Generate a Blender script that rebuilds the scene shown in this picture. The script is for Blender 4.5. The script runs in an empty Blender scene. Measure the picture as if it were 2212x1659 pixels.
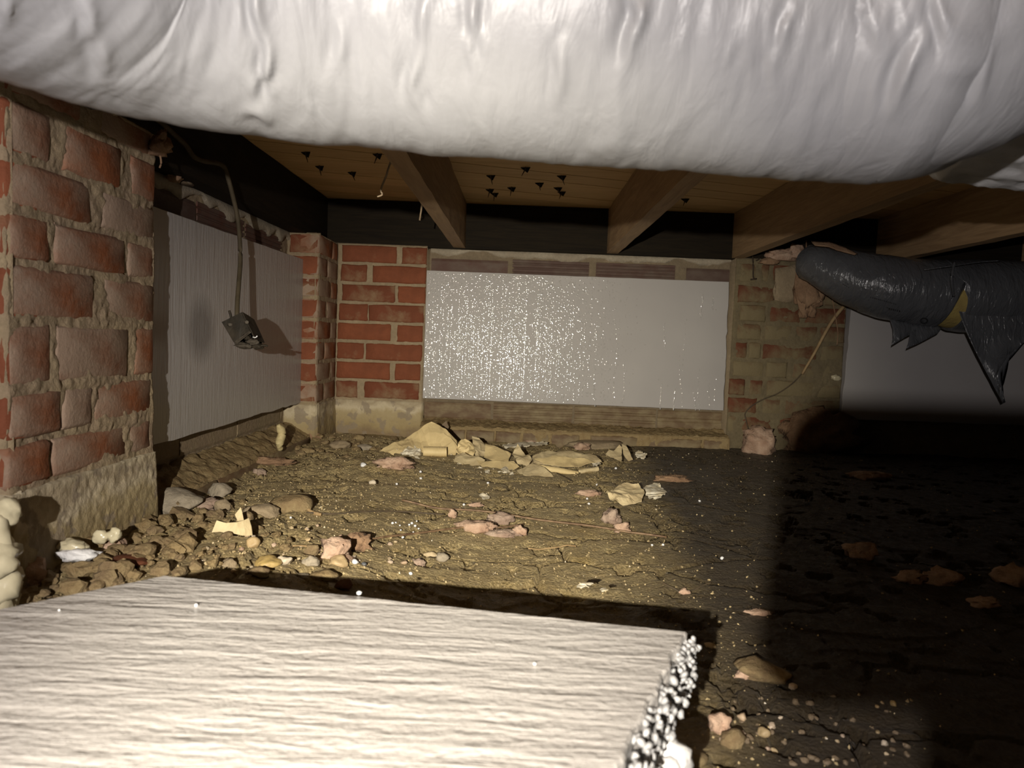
import bpy, bmesh, math, random
import numpy as np
from mathutils import Matrix, Vector

# ------------------------------------------------------------------ camera, world, lamps, exposure
SC = bpy.context.scene
COL = SC.collection
FPX, CX, CY = 1534.0, 1106.0, 829.5           # focal length and centre, in pixels of a 2212x1659 picture
CAMZ = 0.36                                    # lens height above the dirt at the back wall
_y = np.array([1125.0 - CX, 731.0 - CY, FPX]); _y /= np.linalg.norm(_y)
_k = -(_y[0] + 0.040 * _y[1]) / _y[2]
_x = np.array([1.0, 0.040, _k]); _x /= np.linalg.norm(_x)
_z = np.cross(_x, _y)
if _z[1] > 0: _z = -_z
M3 = np.stack([_x, _y, _z])
cam_data = bpy.data.cameras.new('camera')
cam = bpy.data.objects.new('camera', cam_data); COL.objects.link(cam)
cam_data.sensor_width = 36.0
cam_data.lens = FPX / 2212.0 * 36.0
cam_data.clip_start = 0.01
R = Matrix(((M3[0][0], -M3[0][1], -M3[0][2]), (M3[1][0], -M3[1][1], -M3[1][2]), (M3[2][0], -M3[2][1], -M3[2][2])))
cam.matrix_world = Matrix.Translation((0, 0, CAMZ)) @ R.to_4x4()
cam_data.dof.use_dof = True
cam_data.dof.focus_distance = 1.6
cam_data.dof.aperture_fstop = 7.6
SC.camera = cam

W = bpy.data.worlds.new('world'); SC.world = W; W.use_nodes = True
W.node_tree.nodes['Background'].inputs[0].default_value = (1.0, 0.86, 0.72, 1)
W.node_tree.nodes['Background'].inputs[1].default_value = 0.0012

LAMP = Vector((-0.15, -0.30, 0.41))
def spot(name, energy, color, half_deg, target):
    l = bpy.data.lights.new(name, 'SPOT'); o = bpy.data.objects.new(name, l); COL.objects.link(o)
    l.energy = energy; l.color = color; l.spot_size = math.radians(2 * half_deg); l.spot_blend = 1.0
    l.shadow_soft_size = 0.0055
    o.location = LAMP
    o.rotation_euler = (Vector(target) - LAMP).to_track_quat('-Z', 'Y').to_euler()
    return o
spot('headlamp_beam', 155.0, (1.0, 0.91, 0.70), 27, (-0.02, 2.0, 0.02))
spot('headlamp_flood', 54.0, (1.0, 0.93, 0.89), 74, (-0.15, 2.49, 0.30))

SC.view_settings.view_transform = 'Standard'
SC.view_settings.look = 'None'
SC.view_settings.gamma = 1.0
SC.view_settings.use_curve_mapping = False
SC.view_settings.exposure = 0.0

# ------------------------------------------------------------------ helpers
def ray(u, v): return M3 @ np.array([u - CX, v - CY, FPX])
C0 = np.array([0, 0, CAMZ])
def atY(u, v, d): r = ray(u, v); return C0 + r * (d / r[1])
def atZ(u, v, z): r = ray(u, v); return C0 + r * ((z - CAMZ) / r[2])
def atX(u, v, x): r = ray(u, v); return C0 + r * (x / r[0])

def _hash(ix, iy, iz, seed):
    h = (ix.astype(np.uint32) * np.uint32(374761393) + iy.astype(np.uint32) * np.uint32(668265263)
         + iz.astype(np.uint32) * np.uint32(2147483647) + np.uint32((seed * 974634777 + 12345) & 0xffffffff))
    h = (h ^ (h >> np.uint32(13))) * np.uint32(1274126177)
    h = h ^ (h >> np.uint32(16))
    h = h * np.uint32(2246822519); h = h ^ (h >> np.uint32(15))
    return h.astype(np.float64) / 4294967295.0
def vnoise(P, seed=0):
    P = np.asarray(P, float); i = np.floor(P).astype(np.int64); f = P - i; f = f * f * (3 - 2 * f)
    out = 0
    for dx in (0, 1):
        wx = f[:, 0] if dx else 1 - f[:, 0]
        for dy in (0, 1):
            wy = f[:, 1] if dy else 1 - f[:, 1]
            for dz in (0, 1):
                wz = f[:, 2] if dz else 1 - f[:, 2]
                out = out + wx * wy * wz * _hash(i[:, 0] + dx, i[:, 1] + dy, i[:, 2] + dz, seed)
    return out * 2 - 1
def fbm(P, scale=1.0, octv=4, seed=0, gain=0.5):
    P = np.atleast_2d(np.asarray(P, float)) * scale; a = 1.0; s = 0; t = 0
    for k in range(octv):
        s = s + a * vnoise(P + 17.3 * k, seed + k * 31); t += a; a *= gain; P = P * 2.03
    return s / t
def smooth(x, a, b):
    t = np.clip((x - a) / (b - a), 0, 1); return t * t * (3 - 2 * t)

def wpos(o):
    p = Vector((0, 0, 0))
    while o is not None:
        p += Vector(o.location); o = o.parent
    return p
def make(name, V, Fc, mat, parent=None, smooth_shade=False, loc=None):
    """one mesh object from world coordinates"""
    V = np.asarray(V, float)
    base = np.array(wpos(parent)) if parent is not None else np.zeros(3)
    if loc is None: loc = np.zeros(3) if parent is not None else (np.zeros(3))
    else: loc = np.asarray(loc, float) - base
    me = bpy.data.meshes.new(name)
    me.from_pydata((V - base - loc).tolist(), [], Fc if isinstance(Fc, list) else Fc.tolist())
    me.update()
    if smooth_shade: me.polygons.foreach_set('use_smooth', np.ones(len(me.polygons), bool))
    for m in (mat if isinstance(mat, (list, tuple)) else [mat]): me.materials.append(m)
    o = bpy.data.objects.new(name, me); COL.objects.link(o)
    o.location = loc
    if parent is not None: o.parent = parent
    return o
def tag(o, label=None, cat=None, group=None, kind=None):
    if label: o['label'] = label
    if cat: o['category'] = cat
    if group: o['group'] = group
    if kind: o['kind'] = kind
    return o
def thing(name, label, cat, loc, group=None):
    o = bpy.data.objects.new(name, None); COL.objects.link(o); o.location = loc; o.empty_display_size = 0.03
    return tag(o, label, cat, group)
class MB:
    def __init__(s): s.V = []; s.F = []
    def add(s, V, Fc):
        n = len(s.V); s.V += [tuple(v) for v in np.asarray(V, float)]
        s.F += [tuple(int(i) + n for i in f) for f in Fc]
    def make(s, name, mat, parent=None, smooth_shade=False, loc=None):
        return make(name, s.V, s.F, mat, parent, smooth_shade, loc)
BOXF = [(0, 3, 2, 1), (4, 5, 6, 7), (0, 1, 5, 4), (1, 2, 6, 5), (2, 3, 7, 6), (3, 0, 4, 7)]
def box_vf(x0, x1, y0, y1, z0, z1):
    return [(x0, y0, z0), (x1, y0, z0), (x1, y1, z0), (x0, y1, z0), (x0, y0, z1), (x1, y0, z1), (x1, y1, z1), (x0, y1, z1)], BOXF
def grid_faces(nu, nv, off=0, closed_v=False):
    Fc = []
    nvv = nv if closed_v else nv - 1
    for i in range(nu - 1):
        for j in range(nvv):
            j2 = (j + 1) % nv
            Fc.append((off + i * nv + j, off + i * nv + j2, off + (i + 1) * nv + j2, off + (i + 1) * nv + j))
    return Fc
def catmull(P, n):
    P = np.asarray(P, float); P = np.vstack([2 * P[0] - P[1], P, 2 * P[-1] - P[-2]])
    out = []
    m = len(P) - 3
    for t in np.linspace(0, m - 1e-9, n):
        i = int(t); f = t - i; a, b, c, d = P[i:i + 4]
        out.append(0.5 * (2 * b + (c - a) * f + (2 * a - 5 * b + 4 * c - d) * f * f + (3 * b - a - 3 * c + d) * f ** 3))
    return np.array(out)
def tube_vf(path, rad, nseg=8, cap=True, up=(0, 0, 1), disp=None):
    path = np.asarray(path, float); n = len(path)
    rad = np.ones(n) * rad if np.isscalar(rad) else np.asarray(rad, float)
    T = np.gradient(path, axis=0); T /= np.linalg.norm(T, axis=1)[:, None] + 1e-12
    U = np.asarray(up, float) - T * (T @ np.asarray(up, float))[:, None]
    bad = np.linalg.norm(U, axis=1) < 0.2
    U[bad] = np.array([0, 1, 0]) - T[bad] * T[bad][:, 1:2]
    U /= np.linalg.norm(U, axis=1)[:, None] + 1e-12
    B = np.cross(T, U)
    th = np.linspace(0, 2 * math.pi, nseg, endpoint=False)
    s = np.concatenate([[0], np.cumsum(np.linalg.norm(np.diff(path, axis=0), axis=1))])
    r = np.repeat(rad[:, None], nseg, 1)
    if disp is not None: r = r + disp(s[:, None] + 0 * th[None], th[None] + 0 * s[:, None])
    V = path[:, None] + r[..., None] * (np.cos(th)[None, :, None] * U[:, None] + np.sin(th)[None, :, None] * B[:, None])
    V = V.reshape(-1, 3); Fc = grid_faces(n, nseg, 0, True)
    if cap:
        Fc = Fc + [tuple(range(nseg))[::-1], tuple(range((n - 1) * nseg, n * nseg))]
    return V, Fc

# ------------------------------------------------------------------ materials
MATS = {}
class NT:
    def __init__(s, name):
        s.m = bpy.data.materials.new(name); s.m.use_nodes = True; s.t = s.m.node_tree
        s.b = s.t.nodes['Principled BSDF']; s.tc = s.n('ShaderNodeTexCoord'); s.co = s.tc.outputs['Object']
        MATS[name] = s.m
    def n(s, typ, **kw):
        x = s.t.nodes.new(typ)
        for k, v in kw.items(): setattr(x, k, v)
        return x
    def l(s, a, b): s.t.links.new(a, b)
    def setv(s, sock, v):
        if isinstance(v, bpy.types.NodeSocket): s.l(v, sock)
        elif isinstance(v, (tuple, list)): sock.default_value = tuple(v) + ((1,) if len(v) == 3 and sock.type == 'RGBA' else ())
        else: sock.default_value = v
    def mapc(s, scale, rot=(0, 0, 0)):
        m = s.n('ShaderNodeMapping'); s.l(s.co, m.inputs[0]); m.inputs['Scale'].default_value = scale; m.inputs['Rotation'].default_value = rot
        return m.outputs[0]
    def noise(s, scale, detail=4, rough=0.55, co=None, dist=0.0):
        x = s.n('ShaderNodeTexNoise'); s.l(co or s.co, x.inputs['Vector']); x.inputs['Scale'].default_value = scale
        x.inputs['Detail'].default_value = detail; x.inputs['Roughness'].default_value = rough; x.inputs['Distortion'].default_value = dist
        return x.outputs[0]
    def voro(s, scale, feature='F1', co=None):
        x = s.n('ShaderNodeTexVoronoi', feature=feature); s.l(co or s.co, x.inputs['Vector']); x.inputs['Scale'].default_value = scale
        return x.outputs['Distance']
    def ramp(s, fac, stops):
        x = s.n('ShaderNodeValToRGB'); s.l(fac, x.inputs[0]); e = x.color_ramp.elements
        while len(e) > 1: e.remove(e[-1])
        e[0].position = stops[0][0]; c = stops[0][1]; e[0].color = tuple(c) + (1,) if not np.isscalar(c) else (c, c, c, 1)
        for p, c in stops[1:]:
            q = e.new(p); q.color = tuple(c) + (1,) if not np.isscalar(c) else (c, c, c, 1)
        return x.outputs[0]
    def mix(s, fac, a, b, mode='MIX'):
        x = s.n('ShaderNodeMix', data_type='RGBA', blend_type=mode)
        s.setv(x.inputs[0], fac); s.setv(x.inputs[6], a); s.setv(x.inputs[7], b)
        return x.outputs[2]
    def math(s, op, a, b=0.0):
        x = s.n('ShaderNodeMath', operation=op); s.setv(x.inputs[0], a); s.setv(x.inputs[1], b); return x.outputs[0]
    def bump(s, h, strength, dist=0.01, normal=None):
        x = s.n('ShaderNodeBump'); s.l(h, x.inputs['Height']); x.inputs['Strength'].default_value = strength; x.inputs['Distance'].default_value = dist
        if normal is not None: s.l(normal, x.inputs['Normal'])
        return x.outputs[0]
    def out(s, color=None, rough=None, normal=None, **kw):
        if color is not None: s.setv(s.b.inputs['Base Color'], color)
        if rough is not None: s.setv(s.b.inputs['Roughness'], rough)
        if normal is not None: s.l(normal, s.b.inputs['Normal'])
        for k, v in kw.items(): s.setv(s.b.inputs[k.replace('_', ' ')], v)
        return s.m
    def rnd(s): return s.n('ShaderNodeObjectInfo').outputs['Random']

def m_brick(name, c1, c2, dust, dust_lo, dust_hi, rough=0.75):
    q = NT(name); base = q.mix(q.rnd(), c1, c2)
    base = q.mix(q.ramp(q.noise(22, 5, 0.6), [(0.35, 0.0), (0.75, 0.7)]), base, tuple(0.55 * x for x in c1))
    d = q.math('ADD', q.noise(9, 6, 0.62, dist=0.4), q.math('MULTIPLY', q.math('SUBTRACT', q.rnd(), 0.5), 0.25))
    base = q.mix(q.ramp(d, [(dust_lo, 0.0), (dust_hi, 1.0)]), base, dust)
    h = q.math('ADD', q.noise(160, 6, 0.65), q.math('MULTIPLY', q.noise(28, 3), 1.4))
    q.b.inputs['Specular IOR Level'].default_value = 0.2
    return q.out(base, rough, q.bump(h, 0.55, 0.0035))
m_brick('brick_red', (0.25, 0.080, 0.038), (0.17, 0.054, 0.028), (0.30, 0.22, 0.13), 0.58, 0.84)
m_brick('brick_pier', (0.29, 0.100, 0.040), (0.15, 0.062, 0.036), (0.31, 0.225, 0.165), 0.34, 0.60)
m_brick('brick_smeared', (0.155, 0.055, 0.028), (0.11, 0.042, 0.025), (0.20, 0.16, 0.09), 0.40, 0.60)
def m_mortar(name, c1, c2, strength=0.7):
    q = NT(name)
    base = q.mix(q.ramp(q.noise(14, 6, 0.6), [(0.3, 0.0), (0.7, 1.0)]), c1, c2)
    base = q.mix(q.ramp(q.noise(90, 5, 0.7), [(0.35, 0.0), (0.6, 0.55)]), base, tuple(0.6 * x for x in c1))
    h = q.math('ADD', q.noise(120, 6, 0.7), q.noise(40, 4))
    return q.out(base, 0.85, q.bump(h, strength, 0.005))
m_mortar('mortar', (0.40, 0.31, 0.20), (0.28, 0.215, 0.135))
m_mortar('mortar_pier', (0.36, 0.28, 0.165), (0.30, 0.215, 0.15))
m_mortar('mortar_pale', (0.44, 0.38, 0.29), (0.32, 0.26, 0.19))
m_mortar('mortar_dark', (0.225, 0.18, 0.10), (0.15, 0.115, 0.07))  # darker mortar, used on the right back pier
m_mortar('mortar_dim', (0.26, 0.20, 0.13), (0.18, 0.14, 0.09))  # copy of mortar, darkened for the weaker light high on the back wall
def m_parge():
    q = NT('parge')
    sep = q.n('ShaderNodeSeparateXYZ'); q.l(q.co, sep.inputs[0])
    hgt = q.math('ADD', sep.outputs[2], q.math('MULTIPLY', q.math('SUBTRACT', q.noise(16, 6, 0.6), 0.5), 0.10))
    base = q.ramp(hgt, [(0.0, (0.22, 0.155, 0.085)), (0.035, (0.34, 0.26, 0.13)), (0.075, (0.40, 0.32, 0.18)), (0.095, (0.55, 0.47, 0.33)), (0.115, (0.36, 0.29, 0.19)), (0.14, (0.50, 0.43, 0.30))])
    base = q.mix(q.ramp(q.noise(26, 4, 0.5), [(0.56, 0.0), (0.60, 0.75)]), base, (0.25, 0.20, 0.145))
    h = q.math('ADD', q.noise(70, 7, 0.65), q.noise(20, 4))
    return q.out(base, 0.8, q.bump(h, 0.6, 0.006))
m_parge()
def m_tile(name, c1, c2, dust):
    q = NT(name); base = q.mix(q.rnd(), c1, c2)
    base = q.mix(q.ramp(q.noise(30, 5, 0.6, co=q.mapc((0.6, 0.6, 1))), [(0.40, 0.0), (0.66, 0.75)]), base, dust)
    return q.out(base, 0.7, q.bump(q.noise(120, 5, co=q.mapc((0.5, 0.5, 1))), 0.4, 0.002))
m_tile('tile_clay', (0.115, 0.042, 0.026), (0.07, 0.040, 0.030), (0.12, 0.085, 0.065))  # clay of the upper tiles, weaker light near the sill put into its colour
m_tile('tile_base', (0.125, 0.072, 0.036), (0.15, 0.10, 0.052), (0.27, 0.215, 0.12))
def m_wood(name, c1, c2, axis_scale, rough=0.75):
    q = NT(name)
    co = q.mapc(axis_scale)
    base = q.mix(q.ramp(q.noise(9, 6, 0.6, co=co, dist=1.2), [(0.35, 0.0), (0.65, 1.0)]), c1, c2)
    base = q.mix(q.math('MULTIPLY', q.rnd(), 0.35), base, tuple(0.5 * x for x in c2))
    return q.out(base, rough, q.bump(q.noise(40, 6, 0.6, co=co), 0.35, 0.003))
m_wood('wood_joist', (0.45, 0.30, 0.155), (0.30, 0.19, 0.095), (6, 0.5, 6))
m_wood('wood_plank', (0.72, 0.50, 0.23), (0.58, 0.38, 0.165), (0.6, 8, 4))
m_wood('wood_dark', (0.022, 0.016, 0.009), (0.012, 0.009, 0.006), (0.6, 0.6, 8))
def m_dirt():
    q = NT('dirt')
    a = q.noise(5, 6, 0.6); base = q.mix(q.ramp(a, [(0.32, 0.0), (0.68, 1.0)]), (0.62, 0.475, 0.235), (0.82, 0.65, 0.345))
    base = q.mix(q.ramp(q.noise(45, 5, 0.65), [(0.38, 0.0), (0.62, 0.6)]), base, (0.34, 0.245, 0.12))
    base = q.mix(q.ramp(q.noise(170, 5, 0.7), [(0.46, 0.0), (0.62, 0.55)]), base, (0.30, 0.22, 0.11))
    base = q.mix(q.ramp(q.voro(150), [(0.10, 0.85), (0.22, 0.0)]), base, (0.78, 0.66, 0.42))
    base = q.mix(q.ramp(q.noise(8, 3, 0.5, co=q.mapc((1, 1, 1))), [(0.62, 0.0), (0.72, 0.5)]), base, (0.62, 0.44, 0.17))
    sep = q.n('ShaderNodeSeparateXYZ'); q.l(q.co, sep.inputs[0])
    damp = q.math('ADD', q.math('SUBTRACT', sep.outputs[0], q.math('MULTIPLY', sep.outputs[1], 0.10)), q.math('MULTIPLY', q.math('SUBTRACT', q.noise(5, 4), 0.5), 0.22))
    base = q.mix(q.ramp(damp, [(0.03, 0.0), (0.22, 0.95)]), base, (0.075, 0.056, 0.036))  # damp soil, coloured darker still to deepen the shadow on the right
    h = q.math('ADD', q.math('MULTIPLY', q.noise(90, 8, 0.75), 1.8), q.math('MULTIPLY', q.voro(190), 0.7))
    h = q.math('ADD', h, q.math('MULTIPLY', q.noise(20, 6, 0.65, co=q.mapc((0.55, 1.5, 1))), 1.6))
    return q.out(base, q.ramp(q.noise(60, 4), [(0.35, 0.30), (0.65, 0.65)]), q.bump(h, 1.0, 0.011))
m_dirt()
def m_clod():
    q = NT('clod'); base = q.mix(q.rnd(), (0.30, 0.21, 0.10), (0.21, 0.145, 0.08))
    base = q.mix(q.ramp(q.noise(60, 5, 0.6), [(0.4, 0.0), (0.65, 0.7)]), base, (0.38, 0.29, 0.15))
    h = q.math('ADD', q.noise(140, 7, 0.7), q.math('MULTIPLY', q.noise(45, 4), 1.5))
    return q.out(base, 0.62, q.bump(h, 0.9, 0.006))
m_clod()
def m_stone():
    q = NT('stone'); w = q.rnd()
    base = q.ramp(w, [(0.0, (0.42, 0.30, 0.15)), (0.3, (0.52, 0.42, 0.27)), (0.5, (0.40, 0.27, 0.20)), (0.7, (0.55, 0.48, 0.38)), (0.85, (0.46, 0.33, 0.12)), (1.0, (0.30, 0.24, 0.18))])
    base = q.mix(q.ramp(q.noise(60, 5), [(0.4, 0.0), (0.7, 0.5)]), base, (0.25, 0.17, 0.09))
    return q.out(base, 0.55, q.bump(q.noise(130, 5), 0.4, 0.003))
m_stone()
def m_board(name, mapping, strength, rough, dist, scale, spec=0.5, wrap=0.0):
    q = NT(name)
    base = q.mix(q.ramp(q.noise(3.0, 3), [(0.3, 0.0), (0.7, 1.0)]), (0.43, 0.412, 0.405), (0.38, 0.362, 0.358))
    co = q.mapc(mapping[0], mapping[1])
    h = q.math('ADD', q.noise(scale, 5, 0.6, co=co, dist=0.5), q.math('MULTIPLY', q.noise(scale * 0.35, 2, 0.5, co=co), 0.6))
    if wrap: h = q.math('ADD', h, q.math('MULTIPLY', q.noise(wrap, 4, 0.6), 0.35))
    q.out(base, rough, q.bump(h, strength, dist)); q.b.inputs['Specular IOR Level'].default_value = spec
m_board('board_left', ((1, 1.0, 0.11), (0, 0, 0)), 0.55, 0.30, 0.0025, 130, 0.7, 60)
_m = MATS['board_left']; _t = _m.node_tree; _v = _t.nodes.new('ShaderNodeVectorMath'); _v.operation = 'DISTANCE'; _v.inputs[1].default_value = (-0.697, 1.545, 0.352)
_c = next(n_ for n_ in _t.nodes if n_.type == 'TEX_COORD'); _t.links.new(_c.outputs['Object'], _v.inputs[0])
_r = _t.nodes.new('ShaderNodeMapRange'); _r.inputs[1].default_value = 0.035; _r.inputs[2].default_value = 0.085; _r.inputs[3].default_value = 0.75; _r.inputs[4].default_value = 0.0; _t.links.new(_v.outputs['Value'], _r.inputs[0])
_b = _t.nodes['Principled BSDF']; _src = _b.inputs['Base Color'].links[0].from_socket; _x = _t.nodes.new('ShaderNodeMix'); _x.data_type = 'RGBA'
_t.links.new(_r.outputs[0], _x.inputs[0]); _t.links.new(_src, _x.inputs[6]); _x.inputs[7].default_value = (0.14, 0.135, 0.135, 1); _t.links.new(_x.outputs[2], _b.inputs['Base Color'])   # soft grey spot mixed into the left board's colour
m_board('board_back', ((1.0, 1, 0.15), (0, 0, 0)), 0.10, 0.48, 0.0012, 70, 0.22)
m_board('board_near', ((0.15, 1.0, 1.0), (0, 0, 0.13)), 0.85, 0.25, 0.0062, 84, 0.7, 130)
def simple(name, c1, c2, scale, rough, bs=0.4, bd=0.003, bscale=80, **kw):
    q = NT(name); base = q.mix(q.ramp(q.noise(scale, 4), [(0.35, 0.0), (0.65, 1.0)]), c1, c2)
    return q.out(base, rough, q.bump(q.noise(bscale, 5), bs, bd), **kw)
simple('foam_white', (0.80, 0.79, 0.80), (0.70, 0.70, 0.71), 40, 0.45, 0.4, 0.003, 200)
simple('bead', (0.80, 0.80, 0.82), (0.70, 0.70, 0.72), 60, 0.32, 0.2, 0.001, 200)
simple('clod_dark', (0.20, 0.15, 0.095), (0.13, 0.095, 0.06), 60, 0.7, 0.7, 0.005, 120)
simple('grit', (0.58, 0.46, 0.26), (0.22, 0.165, 0.085), 55, 0.35)
simple('sleeve', (0.42, 0.42, 0.43), (0.36, 0.36, 0.365), 8, 0.36, 0.4, 0.006, 40)
simple('snap', (0.42, 0.42, 0.435), (0.20, 0.20, 0.21), 140, 0.35, 0.5, 0.003, 240)
simple('foam_cream', (0.66, 0.60, 0.42), (0.52, 0.46, 0.31), 18, 0.28, 0.3, 0.004, 45)
simple('foam_yellow', (0.60, 0.50, 0.27), (0.46, 0.38, 0.20), 30, 0.6, 0.5, 0.003, 120)
simple('paper_kraft', (0.78, 0.62, 0.33), (0.64, 0.50, 0.26), 12, 0.6, 0.5, 0.003, 60)
simple('paper_dusty', (0.64, 0.53, 0.32), (0.48, 0.38, 0.22), 22, 0.75, 0.6, 0.004, 70)
simple('paper_white', (0.84, 0.79, 0.66), (0.56, 0.48, 0.33), 60, 0.8, 0.7, 0.004, 110)
simple('paper_dark', (0.22, 0.16, 0.10), (0.16, 0.11, 0.07), 22, 0.8, 0.6, 0.004, 70)
simple('fiberglass', (0.54, 0.385, 0.285), (0.36, 0.225, 0.155), 35, 0.9, 0.8, 0.004, 160)
simple('fiberglass_grey', (0.42, 0.32, 0.25), (0.28, 0.19, 0.145), 35, 0.9, 0.8, 0.004, 160)
simple('fiberglass_tan', (0.33, 0.21, 0.125), (0.22, 0.13, 0.075), 20, 0.9, 0.8, 0.005, 120)
simple('fiberglass_yellow', (0.42, 0.32, 0.10), (0.34, 0.25, 0.08), 30, 0.9, 0.6, 0.004, 120)
simple('rust_wire', (0.11, 0.062, 0.036), (0.26, 0.17, 0.095), 60, 0.6, 0.3, 0.002, 200)
simple('twig', (0.40, 0.28, 0.14), (0.30, 0.20, 0.10), 50, 0.7)
simple('straw_dark', (0.06, 0.045, 0.03), (0.10, 0.07, 0.04), 50, 0.7)
simple('cable_sheath', (0.085, 0.067, 0.042), (0.055, 0.043, 0.027), 25, 0.65)
simple('box_metal', (0.022, 0.019, 0.015), (0.045, 0.036, 0.026), 30, 0.55, 0.6, 0.003, 70)
simple('box_inside', (0.10, 0.085, 0.068), (0.045, 0.036, 0.028), 60, 0.6, 0.6, 0.003, 70)
simple('nail', (0.045, 0.035, 0.028), (0.07, 0.05, 0.035), 60, 0.6)
simple('cobweb', (0.34, 0.26, 0.17), (0.26, 0.19, 0.12), 60, 0.9)
simple('black_plastic', (0.02, 0.02, 0.022), (0.03, 0.03, 0.032), 60, 0.5)
simple('slate', (0.08, 0.09, 0.10), (0.12, 0.12, 0.13), 60, 0.5)
def m_duct():
    q = NT('duct_jacket')
    base = q.mix(q.ramp(q.noise(2.5, 3), [(0.35, 0.0), (0.65, 1.0)]), (0.275, 0.278, 0.30), (0.24, 0.242, 0.255))
    base = q.mix(q.ramp(q.noise(7, 2, co=q.mapc((1.1, 1.6, 1.3))), [(0.80, 0.0), (0.84, 0.6)]), base, (0.42, 0.28, 0.12))
    h = q.math('ADD', q.noise(26, 4, 0.55, co=q.mapc((1.6, 0.5, 0.5)), dist=0.6), q.math('MULTIPLY', q.noise(75, 3), 0.12))
    q.out(base, 0.44, q.bump(h, 0.26, 0.010)); q.b.inputs['Specular IOR Level'].default_value = 0.5
m_duct()
def m_dark_jacket():
    q = NT('dark_jacket')
    base = q.mix(q.ramp(q.noise(6, 3), [(0.35, 0.0), (0.65, 1.0)]), (0.098, 0.102, 0.110), (0.080, 0.083, 0.090))
    h = q.noise(55, 4, 0.5, co=q.mapc((1.4, 0.5, 0.5)), dist=0.8)
    q.out(base, 0.26, q.bump(h, 0.75, 0.007)); q.b.inputs['Specular IOR Level'].default_value = 0.6
m_dark_jacket()
def m_water():
    q = NT('water_drop'); q.out((0.41, 0.395, 0.385), 0.07); q.b.inputs['Specular IOR Level'].default_value = 1.0; q.b.inputs['IOR'].default_value = 1.6
m_water()
q = NT('lamp_glass'); q.out((0.8, 0.8, 0.75), 0.1); q.setv(q.b.inputs['Emission Color'], (1.0, 0.94, 0.8)); q.b.inputs['Emission Strength'].default_value = 6.0

for _n in ('box_metal', 'box_inside', 'cable_sheath', 'wood_dark', 'nail'): MATS[_n].node_tree.nodes['Principled BSDF'].inputs['Specular IOR Level'].default_value = 0.12

# ------------------------------------------------------------------ floor
XP = -0.647                                     # inner face of the left piers
YB = 2.49                                       # inner face of the back piers
def vor_edge(P, cell, seed):
    q = P / cell; i = np.floor(q).astype(np.int64)
    d1 = np.full(len(P), 9.0); d2 = d1.copy()
    for dx in (-1, 0, 1):
        for dy in (-1, 0, 1):
            cx = i[:, 0] + dx; cy = i[:, 1] + dy; z = cx * 0
            px = cx + 0.1 + 0.8 * _hash(cx, cy, z, seed); py = cy + 0.1 + 0.8 * _hash(cx, cy, z + 1, seed)
            d = np.hypot(q[:, 0] - px, q[:, 1] - py)
            d2 = np.where(d < d1, d1, np.minimum(d2, d)); d1 = np.minimum(d1, d)
    return d2 - d1
def gauss(x, y, cx, cy, sx, sy=None):
    sy = sy or sx; return np.exp(-((x - cx) / sx) ** 2 - ((y - cy) / sy) ** 2)
def floor_h(x, y, fine=False):
    x = np.atleast_1d(np.asarray(x, float)); y = np.atleast_1d(np.asarray(y, float))
    P = np.stack([x, y, 0 * x], 1)
    z = -0.065 * smooth(-y, -2.0, -0.80) * smooth(x, -0.38, -0.02)
    z = z + 0.055 * np.clip(gauss(x, y, -0.28, 0.42, 0.33, 0.18), 0, 1)
    z = z + 0.022 * gauss(x, y, -0.48, 1.0, 0.22, 0.3) + 0.02 * gauss(x, y, -0.38, 1.86, 0.12, 0.10)
    z = z + 0.016 * gauss(x, y, -0.56, 2.33, 0.16, 0.10)
    z = z + 0.012 * fbm(P, 3.0, 3, 5)
    if fine:
        rub = smooth(fbm(P, 4, 2, 8) - 1.3 * (x + 0.25) - 0.6 * np.maximum(y - 1.3, 0), -0.05, 0.25)
        z = z + 0.004 * fbm(P * np.array([0.7, 1.2, 1]), 16, 4, 11, 0.6) + (0.003 + 0.012 * rub) * fbm(P, 38, 4, 21, 0.65)
        Q = P[:, :2] * np.array([0.55, 1.25]); Q = Q + 0.05 * np.stack([fbm(P, 9, 3, 40), fbm(P, 9, 3, 41)], 1)
        e = vor_edge(Q, 0.20, 3); msk = smooth(fbm(P, 3.2, 2, 55) + 0.10 * smooth(x, 0, 0.5), -0.02, 0.16)
        z = z - 0.013 * msk * (1 - smooth(e, 0.010, 0.042))
        pit = fbm(P, 26, 3, 131, 0.6); z = z - 0.010 * smooth(-pit, 0.26, 0.36)
        # flaky step edges
        st = fbm(P * np.array([0.5, 1.6, 1]), 7, 3, 77); z = z + 0.0022 * smooth(st, 0.12, 0.15) + 0.002 * smooth(st, -0.22, -0.19)
    return z
def fh(x, y): return float(floor_h(x, y, True)[0])
def on_floor(u, v, dz=0.0):
    z = 0.0
    for _ in range(6):
        p = atZ(u, v, z); z = float(floor_h(p[0], p[1])[0])
    p = atZ(u, v, z); p[2] = fh(p[0], p[1]) + dz
    return p
xs = np.concatenate([np.arange(-0.98, -0.72, 0.02), np.arange(-0.72, 1.0, 0.0037), np.arange(1.0, 2.62, 0.009)])
ys = np.concatenate([np.linspace(-0.6, 0.28, 12)[:-1], 0.28 + np.cumsum(np.linspace(0.0036, 0.0050, 580))]); ys = ys[ys < 2.75]
gx, gy = np.meshgrid(xs, ys, indexing='ij')
gz = floor_h(gx.ravel(), gy.ravel(), True)
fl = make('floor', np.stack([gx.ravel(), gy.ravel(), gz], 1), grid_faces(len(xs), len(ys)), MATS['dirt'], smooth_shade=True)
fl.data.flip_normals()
tag(fl, kind='structure')

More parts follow.
